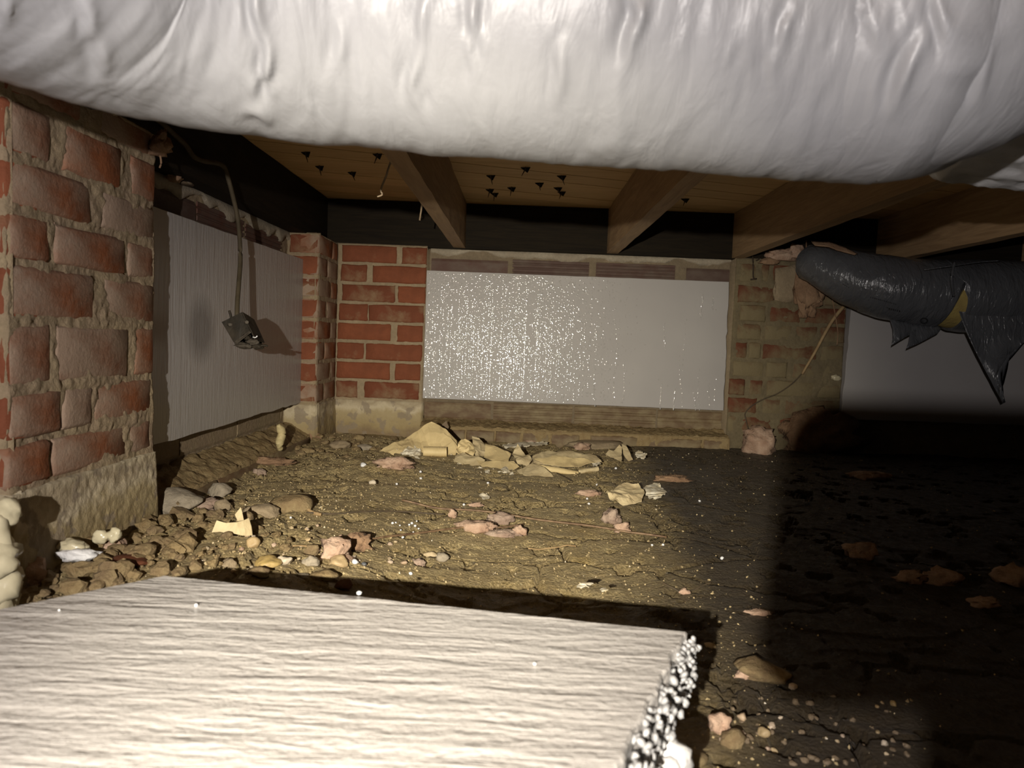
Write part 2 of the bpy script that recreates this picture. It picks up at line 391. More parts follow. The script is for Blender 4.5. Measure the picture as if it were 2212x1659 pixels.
# ------------------------------------------------------------------ walls
class Face:
    def __init__(s, O, A, B, N): s.O, s.A, s.B, s.N = [np.asarray(k, float) for k in (O, A, B, N)]
    def w(s, a, b, h): 
        a, b, h = np.broadcast_arrays(np.asarray(a, float), b, h)
        return s.O + a[..., None] * s.A + b[..., None] * s.B + h[..., None] * s.N
def mortar_patch(F, a0, a1, b0, b1, rects, seed, base=-0.003, amp=0.003, k=0.35, smear=0.0, step=0.0035, scale=55, bias=0.0):
    na, nb = max(4, int((a1 - a0) / step)), max(4, int((b1 - b0) / step))
    a, b = np.meshgrid(np.linspace(a0, a1, na), np.linspace(b0, b1, nb), indexing='ij'); a = a.ravel(); b = b.ravel()
    d = np.zeros(len(a))
    for (p0, p1, q0, q1) in rects: d = np.maximum(d, np.minimum(np.minimum(a - p0, p1 - a), np.minimum(b - q0, q1 - b)))
    P = F.w(a, b, 0 * a)
    h = base + amp * fbm(P, scale, 4, seed, 0.55) - k * d
    if smear: h = h + smear * (fbm(P, 11, 4, seed + 9) + bias)
    h = np.clip(h, -0.012, 0.0045)
    ea = np.minimum(np.minimum(a - a0, a1 - a), np.minimum(b - b0, b1 - b)); h = np.where(ea < 1e-6, -0.012, h)
    return F.w(a, b, h), grid_faces(na, nb)
def brick_vf(F, a0, a1, b0, b1, depth, rng, rough=0.0012, proud=0.0):
    j = lambda s: rng.uniform(-s, s)
    A = [a0, a0, a0 + 0.005, a0 + 0.33 * (a1 - a0), a0 + 0.67 * (a1 - a0), a1 - 0.005, a1, a1]
    B = [b0, b0, b0 + 0.005, (b0 + b1) / 2, b1 - 0.005, b1, b1]
    n, m = len(A), len(B); V = []
    for i in range(n):
        for q in range(m):
            outer = i in (0, n - 1) or q in (0, m - 1); ring = i in (1, n - 2) or q in (1, m - 2)
            h = -depth if outer else (-0.0035 + j(0.001) if ring else j(rough)) + proud
            a = A[i] + (0 if outer else j(0.0016)); b = B[q] + (0 if outer else j(0.0016))
            V.append(F.w(a, b, h))
    return V, grid_faces(n, m)
def lay(F, rects, mat, parent, seed, depth=0.06, proud=0.0):
    rng = random.Random(seed)
    for r in rects:
        V, Fc = brick_vf(F, *r, depth, rng, proud=proud + rng.uniform(-0.0012, 0.0012))
        o = make('brick', V, Fc, MATS[mat], parent, True, loc=np.mean(V, axis=0))
        o.data.flip_normals() if np.dot(np.cross(F.A, F.B), F.N) < 0 else None
def tile_vf(F, a0, a1, b0, b1, depth, ribs):
    prof = []                                       # (b, h) down the scored face
    H = b1 - b0; n = ribs
    for i in range(n):
        q0 = b0 + H * i / n; q1 = b0 + H * (i + 1) / n; g = (q1 - q0) * 0.22
        prof += [(q0 + g * 0.5, -0.003), (q0 + g, 0.0), (q1 - g, 0.0), (q1 - g * 0.5, -0.003)]
    prof = [(b0, -depth)] + prof + [(b1, -depth)]
    V = [F.w(a, b, h) for a in (a0, a1) for b, h in prof]; m = len(prof)
    Fc = [(i, i + 1, m + i + 1, m + i) for i in range(m - 1)] + [tuple(range(m))[::-1], tuple(range(m, 2 * m))]
    return V, Fc
zc = [0.124 + 0.0678 * i for i in range(9)]       # brick courses at the back
GJ = 0.0095
# ---- back wall
Fb = Face((0, YB, 0), (1, 0, 0), (0, 0, 1), (0, -1, 0))
Ft = Face((0, YB + 0.048, 0), (1, 0, 0), (0, 0, 1), (0, -1, 0))
wb = MB()
for x0, x1, y0 in ((-0.66, -0.338, YB + 0.008), (0.735, 1.128, YB + 0.008), (-0.80, 2.62, YB + 0.058)):
    wb.add(*box_vf(x0, x1, y0, YB + 0.25, -0.12, 0.668))
px2x = lambda u: (u - 1125.0) / 616.0
lp = []
rows = [[(722, 774), (789, 908)], [(728, 844), (855, 911)], [(728, 787), (790, 913)], [(727, 844), (857, 913)],
        [(730, 793), (795, 914)], [(736, 851), (857, 916)], [(733, 789), (801, 919)], [(734, 852), (863, 919)]]
for i, row in enumerate(rows):
    for u0, u1 in row:
        x0 = max(px2x(u0), -0.645); x1 = min(px2x(u1), -0.339)
        lp.append((x0, x1, zc[i] + GJ / 2, zc[i + 1] - GJ / 2))
wb.add(*mortar_patch(Fb, -0.652, -0.338, 0.10, 0.668, lp, 3, base=-0.0035, amp=0.0028, k=0.5))
rp = []
rowsR = [[(1577, 1600), (1602, 1678), (1690, 1760), (1768, 1816)], [(1577, 1640), (1650, 1692), (1700, 1817)], [(1578, 1612), (1622, 1650), (1659, 1760), (1764, 1819)],
         [(1584, 1650), (1655, 1700), (1712, 1764), (1770, 1824)], [(1586, 1612), (1616, 1642), (1645, 1762), (1770, 1828)],
         [(1587, 1640), (1648, 1706), (1713, 1760), (1766, 1832)], [(1593, 1647), (1656, 1722), (1730, 1830)],
         [(1586, 1670), (1680, 1760), (1768, 1832)], [(1587, 1622), (1632, 1650), (1656, 1720), (1728, 1832)]]
zr = [0.056, 0.124, 0.188, 0.253, 0.317, 0.382, 0.446, 0.511, 0.580, 0.655]
for i, row in enumerate(rowsR):
    for u0, u1 in row: rp.append((max(px2x(u0), 0.737), min(px2x(u1), 1.126), zr[i] + GJ / 2, zr[i + 1] - GJ / 2))
MPR = mortar_patch(Fb, 0.735, 1.128, -0.06, 0.668, rp, 13, base=-0.0018, amp=0.003, k=0.13, smear=0.0085, bias=0.08)
tops = [(927, 1091), (1101, 1265), (1280, 1449), (1473, 1565)]; bots = [(922, 1066), (1072, 1243), (1248, 1424), (1428, 1566)]
s2 = 1534 / (YB + 0.048)
tt = [((u0 - 1125) / s2, (u1 - 1125) / s2, 0.560, 0.640) for u0, u1 in tops] + [((u0 - 1125) / s2, (u1 - 1125) / s2, 0.052, 0.128) for u0, u1 in bots]
MPT = mortar_patch(Ft, -0.338, 0.735, -0.04, 0.668, tt, 23, base=-0.0025, amp=0.004, k=0.4, step=0.0045)
tr = [(1.135 + i * 0.30, 1.425 + i * 0.30, 0.56, 0.640) for i in range(5)]
wb.add(*mortar_patch(Ft, 1.128, 2.62, -0.06, 0.668, tr, 27, base=-0.0025, amp=0.004, k=0.4, step=0.008))
wall_back = wb.make('wall_back', MATS['mortar'], None, True); tag(wall_back, kind='structure')
make('mortar', *MPR, MATS['mortar_dark'], wall_back, True); make('mortar', *MPT, MATS['mortar_dim'], wall_back, True)
lay(Fb, lp, 'brick_red', wall_back, 5)
lay(Fb, rp, 'brick_smeared', wall_back, 6)
for i, (a0, a1, b0, b1) in enumerate(tt + tr):
    V, Fc = tile_vf(Ft, a0, a1, b0, b1, 0.05, [1, 5, 7, 1, 1, 4, 3, 2][i] if i < 8 else 5)
    make('tile', V, Fc, MATS['tile_base' if 4 <= i < 8 else 'tile_clay'], wall_back)
def ragged_strip(F, a0, a1, btop, lo, hi, seed, h0=0.0015, th=0.010, n=70):
    """mortar squeezed out from under the sill, hanging in a ragged lower edge"""
    a = np.linspace(a0, a1, n); P = np.stack([a, 0 * a, 0 * a], 1)
    e = btop - (lo + (hi - lo) * np.clip(0.5 + 0.9 * fbm(P, 22, 4, seed), 0, 1))
    rowsV = []
    for f, hh in ((0.0, -0.01), (0.0, h0), (0.5, h0 + 0.003), (0.92, h0 + 0.001), (1.0, -0.012)):
        rowsV.append(F.w(a, btop + (e - btop) * f, hh + 0.0015 * fbm(P + f * 3, 60, 3, seed + 4)))
    V = np.concatenate(rowsV); return V, grid_faces(len(rowsV), n)
V, Fc = ragged_strip(Ft, -0.33, 0.73, 0.668, 0.006, 0.034, 71); make('mortar_squeeze', V, Fc, MATS['mortar_pale'], wall_back, True)
def rough_patch(F, a0, a1, b0, b1, h, amp, seed, step=0.005, taper=0.0, scale=30):
    na, nb = int((a1 - a0) / step), max(6, int((b1 - b0) / step))
    a, b = np.meshgrid(np.linspace(a0, a1, na), np.linspace(b0, b1, nb), indexing='ij'); a = a.ravel(); b = b.ravel()
    P = F.w(a, b, 0 * a); hh = h + amp * fbm(P, scale, 5, seed, 0.55) + taper * (b1 - b) / (b1 - b0)
    ea = np.minimum(np.minimum(a - a0, a1 - a), b1 - b); hh = np.where(ea < 1e-6, -0.02, hh)
    return F.w(a, b, hh), grid_faces(na, nb)
V, Fc = rough_patch(Fb, -0.652, -0.335, -0.06, 0.126, 0.0035, 0.004, 31, taper=0.006); make('footing', V, Fc, MATS['parge'], wall_back, True)
# ledge of old brick in front of the tiles
lg = MB()
lx = np.linspace(-0.338, 0.735, 220)
prof = [(YB + 0.05, 0.062), (YB + 0.03, 0.058), (YB - 0.005, 0.052), (YB - 0.035, 0.046), (YB - 0.045, 0.038), (YB - 0.046, -0.03)]
Vl = []
prof = list(catmull([(a_, b_, 0) for a_, b_ in prof], 30)[:, :2])
for yy, zz in prof:
    P = np.stack([lx, 0 * lx + yy, 0 * lx + zz], 1); o = 0.011 * fbm(P * np.array([1, 1.6, 1]), 48, 5, 61, 0.6)
    Vl.append(np.stack([lx, yy + 0.4 * o, zz + (o if zz > 0.04 else 0 * o)], 1))
lg.add(np.concatenate(Vl), grid_faces(len(prof), len(lx)))
lg.make('ledge', MATS['clod'], wall_back, True)
Fl = Face((0, YB - 0.050, 0), (1, 0, 0), (0, 0, 1), (0, -1, 0)); s3 = 1534 / (YB - 0.05)
lr = [((u0 - 1125) / s3, (u1 - 1125) / s3, -0.03, 0.036) for u0, u1 in ((930, 974), (976, 1012), (1014, 1076), (1079, 1134), (1136, 1196), (1198, 1261), (1285, 1388), (1392, 1526), (1530, 1572))]
lay(Fl, lr, 'tile_base', wall_back, 8)
V, Fc = mortar_patch(Fl, -0.337, 0.734, -0.05, 0.046, lr, 88, base=-0.001, amp=0.0045, k=0.10, smear=0.008, scale=60, bias=0.05); make('mortar_smear', V, Fc, MATS['clod'], wall_back, True)
# ---- left wall: near pier, recessed tile bay, corner pier
Fp = Face((XP, 0, 0), (0, 1, 0), (0, 0, 1), (1, 0, 0))
wl = MB()
PY0, PY1 = 0.888, 1.250; CP = 2.257
wl.add(*box_vf(-0.95, XP - 0.010, PY0 + 0.010, PY1 - 0.006, -0.12, 0.690))
wl.add(*box_vf(-0.95, XP - 0.010, CP + 0.010, YB + 0.2, -0.12, 0.668))
wl.add(*box_vf(-0.95, -0.757, PY1 - 0.05, CP + 0.05, -0.12, 0.668))
zp = [0.134, 0.198, 0.267, 0.356, 0.432, 0.498, 0.565, 0.639, 0.690]
rowsP = [[(6, 103), (112, 271), (277, 323)], [(15, 127), (133, 196), (202, 326)], [(12, 106), (118, 274), (290, 340)], [(20, 200), (223, 335)],
         [(15, 103), (116, 268), (277, 340)], [(18, 193), (217, 340)], [(18, 108), (136, 256), (280, 340)], [(15, 172), (217, 332)]]
y_of = lambda u: XP * 1534 / (u - 1125.0)
pr = []
for i, row in enumerate(rowsP):
    for u0, u1 in row: pr.append((max(y_of(u0), PY0 + 0.001), min(y_of(u1), PY1 - 0.001), zp[i] + 0.006, min(zp[i + 1], 0.70) - 0.004))
wl.add(*mortar_patch(Fp, PY0, PY1, 0.11, 0.690, pr, 43, base=-0.0020, amp=0.0045, k=0.24, smear=0.0075, step=0.0025, scale=70, bias=0.05))
Fpf = Face((0, PY0, 0), (1, 0, 0), (0, 0, 1), (0, -1, 0))
pf = []
for i in range(8):
    zt = min(zp[i + 1], 0.70) - 0.006
    pf += [(-0.747, -0.649, zp[i] + 0.006, zt), (-0.95, -0.757, zp[i] + 0.006, zt)] if i % 2 else [(-0.85, -0.649, zp[i] + 0.006, zt), (-0.95, -0.86, zp[i] + 0.006, zt)]
wl.add(*mortar_patch(Fpf, -0.95, XP, 0.11, 0.690, pf, 44, base=-0.0025, amp=0.0042, k=0.30, smear=0.0045, step=0.004))
cs = []
splits = [0.085, 0.16, 0.085, 0.15, 0.10, 0.15, 0.10, 0.16]
for i in range(8):
    m = CP + splits[i]
    cs += [(CP + 0.001, m, zc[i] + GJ / 2, zc[i + 1] - GJ / 2), (m + 0.009, YB - 0.004, zc[i] + GJ / 2, zc[i + 1] - GJ / 2)]
wl.add(*mortar_patch(Fp, CP, YB, 0.10, 0.668, cs, 45, base=-0.0022, amp=0.003, k=0.28, smear=0.0035))
Fcf = Face((0, CP, 0), (1, 0, 0), (0, 0, 1), (0, -1, 0))
cf = [(-0.742, -0.649, zc[i] + GJ / 2, zc[i + 1] - GJ / 2) for i in range(8)]
wl.add(*mortar_patch(Fcf, -0.755, XP, 0.10, 0.668, cf, 46, base=-0.0022, amp=0.003, k=0.4, smear=0.003))
Fw = Face((-0.747, 0, 0), (0, 1, 0), (0, 0, 1), (1, 0, 0))
lt = [(1.255, 1.405, 0.565, 0.642), (1.412, 1.620, 0.565, 0.648), (1.630, 1.900, 0.565, 0.645), (1.915, 2.200, 0.565, 0.640),
      (1.255, 1.55, 0.060, 0.125), (1.558, 1.87, 0.060, 0.125), (1.878, 2.21, 0.060, 0.125)]
wl.add(*mortar_patch(Fw, PY1 - 0.02, CP + 0.02, -0.02, 0.668, lt, 47, base=-0.0025, amp=0.004, k=0.4, step=0.005))
wall_left = wl.make('wall_left', MATS['mortar_pier'], None, True); tag(wall_left, kind='structure')
lay(Fp, pr, 'brick_pier', wall_left, 15, proud=0.0)
lay(Fpf, pf, 'brick_red', wall_left, 16)
lay(Fp, cs, 'brick_pier', wall_left, 17)
lay(Fcf, cf, 'brick_red', wall_left, 18)
for i, (a0, a1, b0, b1) in enumerate(lt):
    V, Fc = tile_vf(Fw, a0, a1, b0, b1, 0.05, [1, 1, 5, 6][i] if i < 4 else 1)
    make('tile', V, Fc, MATS['tile_clay' if i < 4 else 'mortar_pier'], wall_left)
V, Fc = ragged_strip(Fw, 1.40, CP, 0.668, 0.008, 0.045, 72, 0.004, n=60); make('mortar_squeeze', V, Fc, MATS['mortar_pale'], wall_left, True)
V, Fc = rough_patch(Fp, PY0 - 0.003, PY1 + 0.003, -0.06, 0.136, 0.004, 0.0035, 32, 0.003, 0.010, 95); make('footing', V, Fc, MATS['parge'], wall_left, True)
V, Fc = rough_patch(Fpf, -0.95, XP + 0.004, -0.06, 0.136, 0.004, 0.004, 36, 0.006, 0.006); make('footing', V, Fc, MATS['parge'], wall_left, True)
V, Fc = rough_patch(Fp, CP - 0.004, YB, -0.06, 0.126, 0.0035, 0.004, 33, 0.005, 0.006); make('footing', V, Fc, MATS['parge'], wall_left, True)
V, Fc = rough_patch(Fcf, -0.755, XP + 0.005, -0.06, 0.126, 0.0035, 0.004, 34, 0.005, 0.006); make('footing', V, Fc, MATS['parge'], wall_left, True)
ly = np.linspace(1.20, CP, 220); Vl = []
prof = [(-0.748, 0.062), (-0.735, 0.060), (-0.71, 0.048), (-0.685, 0.036), (-0.668, 0.026), (-0.662, 0.018), (-0.660, -0.06)]
prof = list(catmull([(a_, b_, 0) for a_, b_ in prof], 40)[:, :2])
for xx, zz in prof:
    P = np.stack([0 * ly + xx, ly, 0 * ly + zz], 1); o = 0.012 * fbm(P, 30, 5, 65, 0.6)
    Vl.append(np.stack([xx + 0.35 * o, ly, zz + (o if zz > 0.02 else 0.2 * o)], 1))
make('ledge', np.concatenate(Vl), grid_faces(len(prof), len(ly)), MATS['clod'], wall_left, True).data.flip_normals()
Fle = Face((-0.657, 0, 0), (0, 1, 0), (0, 0, 1), (1, 0, 0))
for y0, y1 in ((1.28, 1.55), (1.556, 1.86), (1.866, 2.24)):
    V, Fc = brick_vf(Fle, y0, y1, -0.05, 0.020, 0.03, random.Random(int(y0 * 100)), 0.002); make('block', V, Fc, MATS['tile_base'], wall_left, True)

# ------------------------------------------------------------------ ceiling: subfloor planks, joists, rim
ZS, ZJ = 0.820, 0.667
ceil = bpy.data.objects.new('ceiling', None); COL.objects.link(ceil); tag(ceil, kind='structure')
ang = math.radians(17); ca, sa = math.cos(ang), math.sin(ang); rng = random.Random(4)
def plank_corners(k, w=0.092):
    t0 = k * (w + 0.003)
    return [(s * ca - t * sa, s * sa + t * ca) for s, t in ((-2.2, t0), (3.8, t0), (3.8, t0 + w), (-2.2, t0 + w))]
def clip_poly(P, x0, x1, y0, y1):
    for ax, lim, sgn in ((0, x0, 1), (0, x1, -1), (1, y0, 1), (1, y1, -1)):
        out = []
        for i in range(len(P)):
            a, b = P[i], P[(i + 1) % len(P)]; da, db = sgn * (a[ax] - lim), sgn * (b[ax] - lim)
            if da >= 0: out.append(a)
            if da * db < 0:
                f = da / (da - db); out.append((a[0] + f * (b[0] - a[0]), a[1] + f * (b[1] - a[1])))
        P = out
        if not P: return P
    return P
planks = []
for k in range(-16, 42):
    P = clip_poly(plank_corners(k), -0.86, 2.62, -0.5, 2.66)
    if len(P) < 3: continue
    z0 = ZS + rng.uniform(0, 0.002); n = len(P)
    V = [(x, y, z0) for x, y in P] + [(x, y, z0 + 0.02) for x, y in P]
    Fc = [tuple(range(n))[::-1], tuple(range(n, 2 * n))] + [(i, (i + 1) % n, n + (i + 1) % n, n + i) for i in range(n)]
    planks.append((k, make('plank', V, Fc, MATS['wood_plank'], ceil)))
# nail points that came through the planks
for (u, v) in [(1060, 382), (1105, 408), (1165, 398), (1213, 383), (1205, 408), (1213, 417), (1068, 420), (1135, 365), (1495, 393), (1058, 412), (760, 375), (660, 332), (815, 336), (690, 362), (1480, 432)]:
    p = atZ(u, v, ZS - 0.004); kk = int(math.floor((-p[0] * sa + p[1] * ca) / 0.095))
    par = next((o for k, o in planks if k == kk), planks[0][1])
    a = rng.uniform(0, 6.28); tip = p + np.array([0.010 * math.cos(a), 0.010 * math.sin(a), -0.020])
    V, Fc = tube_vf([p + np.array([0, 0, 0.01]), p, tip], [0.0022, 0.0022, 0.0006], 6); make('nail', V, Fc, MATS['nail'], par)
    ch = [p + np.array([-0.013, 0.003, 0.003]), p + np.array([0.013, -0.003, 0.003]), p + np.array([0.006, 0.006, -0.009])]
    make('splinter', ch + [c + np.array([0, 0.002, 0.002]) for c in ch], [(0, 1, 2), (5, 4, 3), (0, 3, 4, 1), (1, 4, 5, 2), (2, 5, 3, 0)], MATS['wood_dark'], par)
def beam(name, x0, x1, y0, y1, z0, z1, mat, seed, parent=ceil, n=24, jit=0.0015):
    along = 1 if (y1 - y0) > (x1 - x0) else 0; V = []
    for i in range(n):
        f = i / (n - 1); P = np.array([[f * 9 + seed, seed * 3.1, 0.5]])
        for a, z in ((0, z0), (1, z0), (1, z1), (0, z1)):
            jz = jit * float(vnoise(P * 4 + a * 7 + z, seed)[0]); jx = jit * float(vnoise(P * 4 + a * 3 + z * 5 + 50, seed)[0])
            if along: V.append((x0 + (x1 - x0) * a + jx, y0 + (y1 - y0) * f, z + jz))
            else: V.append((x0 + (x1 - x0) * f, y0 + (y1 - y0) * a + jx, z + jz))
    Fc = grid_faces(n, 4, 0, True) + [(0, 1, 2, 3), (4 * n - 1, 4 * n - 2, 4 * n - 3, 4 * n - 4)]
    o = make(name, V, Fc, MATS[mat], parent)
    bm = bmesh.new(); bm.from_mesh(o.data); bmesh.ops.recalc_face_normals(bm, faces=bm.faces); bm.to_mesh(o.data); bm.free()
    return o
for i, (x0, x1) in enumerate(((-0.247, -0.206), (0.287, 0.326), (0.722, 0.761), (1.219, 1.257), (1.72, 1.758), (2.22, 2.258))):
    beam('joist', x0, x1, 1.06, YB + 0.012, ZJ, ZS, 'wood_joist', 5 + i)
beam('rim_beam', -0.86, 2.62, YB + 0.012, YB + 0.06, ZJ - 0.002, ZS, 'wood_dark', 21)
beam('rim_beam', -0.80, -0.690, 0.30, YB + 0.012, ZJ - 0.002, ZS, 'wood_dark', 22)
beam('girder', -0.690, 2.62, 0.98, 1.06, ZJ + 0.004, ZS, 'wood_dark', 23)
def dangling(name, pts, r, mat, parent, seed=0):
    P = catmull(pts, 26); P = P + 0.002 * np.stack([fbm(P, 60, 2, seed + i) for i in range(3)], 1)
    V, Fc = tube_vf(P, np.linspace(r, r * 0.7, len(P)), 6); return make(name, V, Fc, MATS[mat], parent, True)
def px(pts): return [atY(u, v, d) for u, v, d in pts]
o = dangling('cobweb', px([(848, 338, 1.35), (842, 355, 1.35), (832, 385, 1.35), (822, 410, 1.35), (826, 420, 1.35), (814, 424, 1.35)]), 0.0022, 'cobweb', None, 3)
tag(o, 'dusty cobweb strand hooked at its end below the planks left of the first joist', 'cobweb')
o = dangling('cobweb', px([(917, 408, 1.9), (914, 430, 1.9), (910, 450, 1.9), (907, 476, 1.9)]), 0.0032, 'cobweb', None, 4)
tag(o, 'short straight cobweb strand hanging beside the underside of the first joist', 'cobweb')

# ------------------------------------------------------------------ the big duct over the camera
def duct_path(sil, R0, it=4):
    """centre line whose underside passes the given lower outline; sil = (u, v, distance, radius)"""
    Q = np.array([atY(u, v, d) for u, v, d, *_ in sil]); rays = np.array([ray(s[0], s[1]) for s in sil]); rays /= np.linalg.norm(rays, axis=1)[:, None]
    T = np.gradient(Q, axis=0)
    for _ in range(it): T[1:-1] = (T[:-2] + 2 * T[1:-1] + T[2:]) / 4
    T /= np.linalg.norm(T, axis=1)[:, None]
    n = np.cross(T, rays); n /= np.linalg.norm(n, axis=1)[:, None]; n[n[:, 2] > 0] *= -1
    C = Q - n * R0
    return C
sil = [(0, 138, .56), (200, 213, .62), (400, 262, .67), (600, 300, .70), (800, 325, .72), (1000, 342, .725), (1200, 354, .725), (1400, 367, .725),
       (1600, 380, .72), (1800, 391, .71), (1900, 394, .695), (2000, 386, .675), (2080, 366, .655), (2150, 328, .63), (2212, 258, .60)]
RD = 0.135
C = duct_path(sil, RD)
C = C[:11]                                       # beyond this it elbows up into the floor above
C[:, 2] = np.minimum(C[:, 2], ZS - RD - 0.012)
e0 = np.array([0.300, 0.676, 0.657]); arc = [e0 + np.array([0.15 * math.sin(a), -0.02 * math.sin(a), 0.15 - 0.15 * math.cos(a)]) for a in np.radians([0, 20, 40, 60, 80])]
C = np.vstack([[C[0] + (C[0] - C[1]) * 2.2 + np.array([0.0, -0.16, 0]), C[0] + (C[0] - C[1]) * 1.1 + np.array([0, -0.03, 0])], C, arc, [arc[-1] + np.array([0.008, 0, 0.06]), arc[-1] + np.array([0.01, 0, 0.14])]])
pathD = catmull(C, 620)
def duct_wrinkle(s, th):
    P = np.stack([s.ravel() * 1.0, th.ravel() * 0.13, 0 * s.ravel()], 1)
    w = fbm(P, 6.0, 2, 90); Q = P + np.stack([0.05 * w, 0 * w, 0 * w], 1)
    r1 = 1 - np.abs(fbm(Q * np.array([1, 0.55, 1]), 17, 3, 91)) * 3.2
    crease = np.clip(r1, -0.2, 1) * smooth(fbm(P, 9, 2, 95), -0.15, 0.35)
    return (0.0016 * crease + 0.0016 * fbm(Q * np.array([1, 0.35, 1]), 40, 3, 92) + 0.0011 * fbm(Q * np.array([1, 0.25, 1]), 75, 2, 94) + 0.004 * fbm(P, 5, 2, 93)).reshape(s.shape)
def folds(V, axis, segs):
    """press pulled creases into the jacket: a ridge with a valley beside it along each short line"""
    d_ = V - C0; cm = d_ @ M3; uv = np.stack([CX + FPX * cm[:, 0] / cm[:, 2], CY + FPX * cm[:, 1] / cm[:, 2]], 1)
    ok = cm[:, 2] > 0.05; nr = V - axis; nr /= np.linalg.norm(nr, axis=1)[:, None]; ok &= (nr * d_).sum(1) < 0.02
    off = np.zeros(len(V))
    for (u0, v0, u1, v1, w, A_) in segs:
        p0 = np.array([u0, v0]); dr = np.array([u1 - u0, v1 - v0], float); L_ = np.linalg.norm(dr); dr /= L_; q_ = uv - p0
        tt_ = (q_ @ dr) / L_; x_ = (q_ @ np.array([-dr[1], dr[0]]) + 4 * np.sin(tt_ * 7 + u0)) / w
        tp = np.clip(1.15 - np.abs(tt_ - 0.5) * 2.3, 0, 1); off += np.where(ok, A_ * tp * (np.exp(-x_ ** 2) - 0.8 * np.exp(-(x_ - 1.5) ** 2)), 0)
    return V + nr * off[:, None]
rf = random.Random(8); FOLDS = [(548, -60, 566, 100, 13, .006), (572, 70, 590, 215, 12, .007), (597, 130, 560, 230, 14, -.004), (520, 230, 600, 262, 16, .004), (905, 90, 884, 230, 13, .005), (925, -40, 905, 120, 12, .004), (1020, -20, 1042, 130, 13, .005),
         (1052, -20, 1018, 150, 12, -.004), (1395, -30, 1352, 150, 15, .007), (1366, -40, 1388, 70, 12, .005), (1722, -10, 1682, 120, 13, .004), (1868, -40, 1896, 120, 13, .005), (2012, 40, 1912, 262, 17, .006), (2020, -40, 2060, 160, 14, .006),
         (2050, 60, 2080, 220, 13, -.004), (2150, 40, 2100, 250, 15, .005), (205, 40, 230, 190, 18, .004), (180, -20, 200, 90, 14, .004), (15, -20, 10, 60, 14, .004), (1222, 60, 1200, 230, 15, .0035), (740, 40, 728, 170, 14, .003)]
for _ in range(26):
    u_ = rf.uniform(250, 2150); v_ = rf.uniform(-60, 190); l_ = rf.uniform(60, 170); FOLDS.append((u_, v_, u_ + rf.uniform(-0.28, 0.22) * l_, v_ + l_, rf.uniform(9, 16), rf.choice((-1, 1)) * rf.uniform(0.0006, 0.0017)))
V, Fc = tube_vf(pathD, RD, 170, True, (0, 0, 1), duct_wrinkle); V = folds(V, np.repeat(pathD, 170, 0), FOLDS)
t = thing('duct', 'large grey jacketed insulated duct bulging across the ceiling nearest the camera', 'duct', pathD[len(pathD) // 2])
make('jacket', V, Fc, MATS['duct_jacket'], t, True)
# a shorter pale sleeve behind its right end
C2 = [(0.50, 0.935, 0.690), (0.58, 0.93, 0.682), (0.66, 0.928, 0.676), (0.78, 0.925, 0.672), (0.94, 0.93, 0.668), (1.20, 0.95, 0.668)]
p2 = catmull(C2, 130); r2 = 0.098 * np.concatenate([np.linspace(0.45, 0.95, 16), np.linspace(0.955, 1, 114)])
def sleeve_wrinkle(s, th):
    P = np.stack([s.ravel() * 0.5, th.ravel() * 0.16, 0 * s.ravel()], 1)
    return (0.007 * (1 - np.abs(fbm(P, 20, 3, 191)) * 3.5) + 0.004 * fbm(P, 40, 3, 192)).reshape(s.shape)
V, Fc = tube_vf(p2, r2, 90, True, (0, 0, 1), sleeve_wrinkle)
t = thing('branch_duct', 'short crumpled silvery duct sleeve tucked behind the right end of the large duct', 'duct', p2[45])
make('jacket', V, Fc, MATS['sleeve'], t, True)

# ------------------------------------------------------------------ dark duct by the right board, jacket torn open
st = [(1741, 527, 600), (1752, 528, 606), (1766, 531, 613), (1797, 535, 634), (1836, 541, 657), (1877, 547, 676), (1923, 553, 690), (1969, 558, 700), (2033, 562, 710), (2088, 563, 716), (2212, 566, 722), (2400, 572, 732), (2700, 585, 748), (3050, 600, 766)]
cc, rr = [], []
for i, (u, a, b) in enumerate(st):
    d = 2.33 if i < 2 else 2.32 - 0.02 * min(i - 1, 5)
    top, bot = atY(u, a, d), atY(u, b, d); cc.append((top + bot) / 2); rr.append((top[2] - bot[2]) / 2)
cc = np.array(cc); pD = catmull(np.column_stack([cc, rr]), 320); pc, prd = pD[:, :3], pD[:, 3]
t = thing('torn_duct', 'dark grey flexible duct with torn hanging jacket in front of the right board', 'duct', pc[120])
def dark_wrinkle(s, th):
    P = np.stack([s.ravel(), th.ravel() * 0.1, 0 * s.ravel()], 1)
    band = np.exp(-((np.cos(th.ravel() - math.radians(262)) - 1) / 0.25) ** 2)
    return (0.0035 * fbm(P * np.array([1, .6, 1]), 26, 3, 290) + 0.004 * band * fbm(P * np.array([1.2, .8, 1]), 62, 2, 291)).reshape(s.shape)
us = np.array([1125 + p[0] / (p[1] - 0.85 * r_) * 1534 for p, r_ in zip(pc, prd)])
def sect(name, lo, hi, k, mat, disp):
    m = (us >= lo) & (us <= hi); V, Fc = tube_vf(pc[m], prd[m] * k, 64, True, (0, 0, 1), disp); return make(name, V, Fc, MATS[mat], t, True)
j1 = sect('jacket', 1700, 2054, 1.0, 'dark_jacket', dark_wrinkle)
j2 = sect('jacket', 2066, 4000, 1.02, 'dark_jacket', dark_wrinkle)
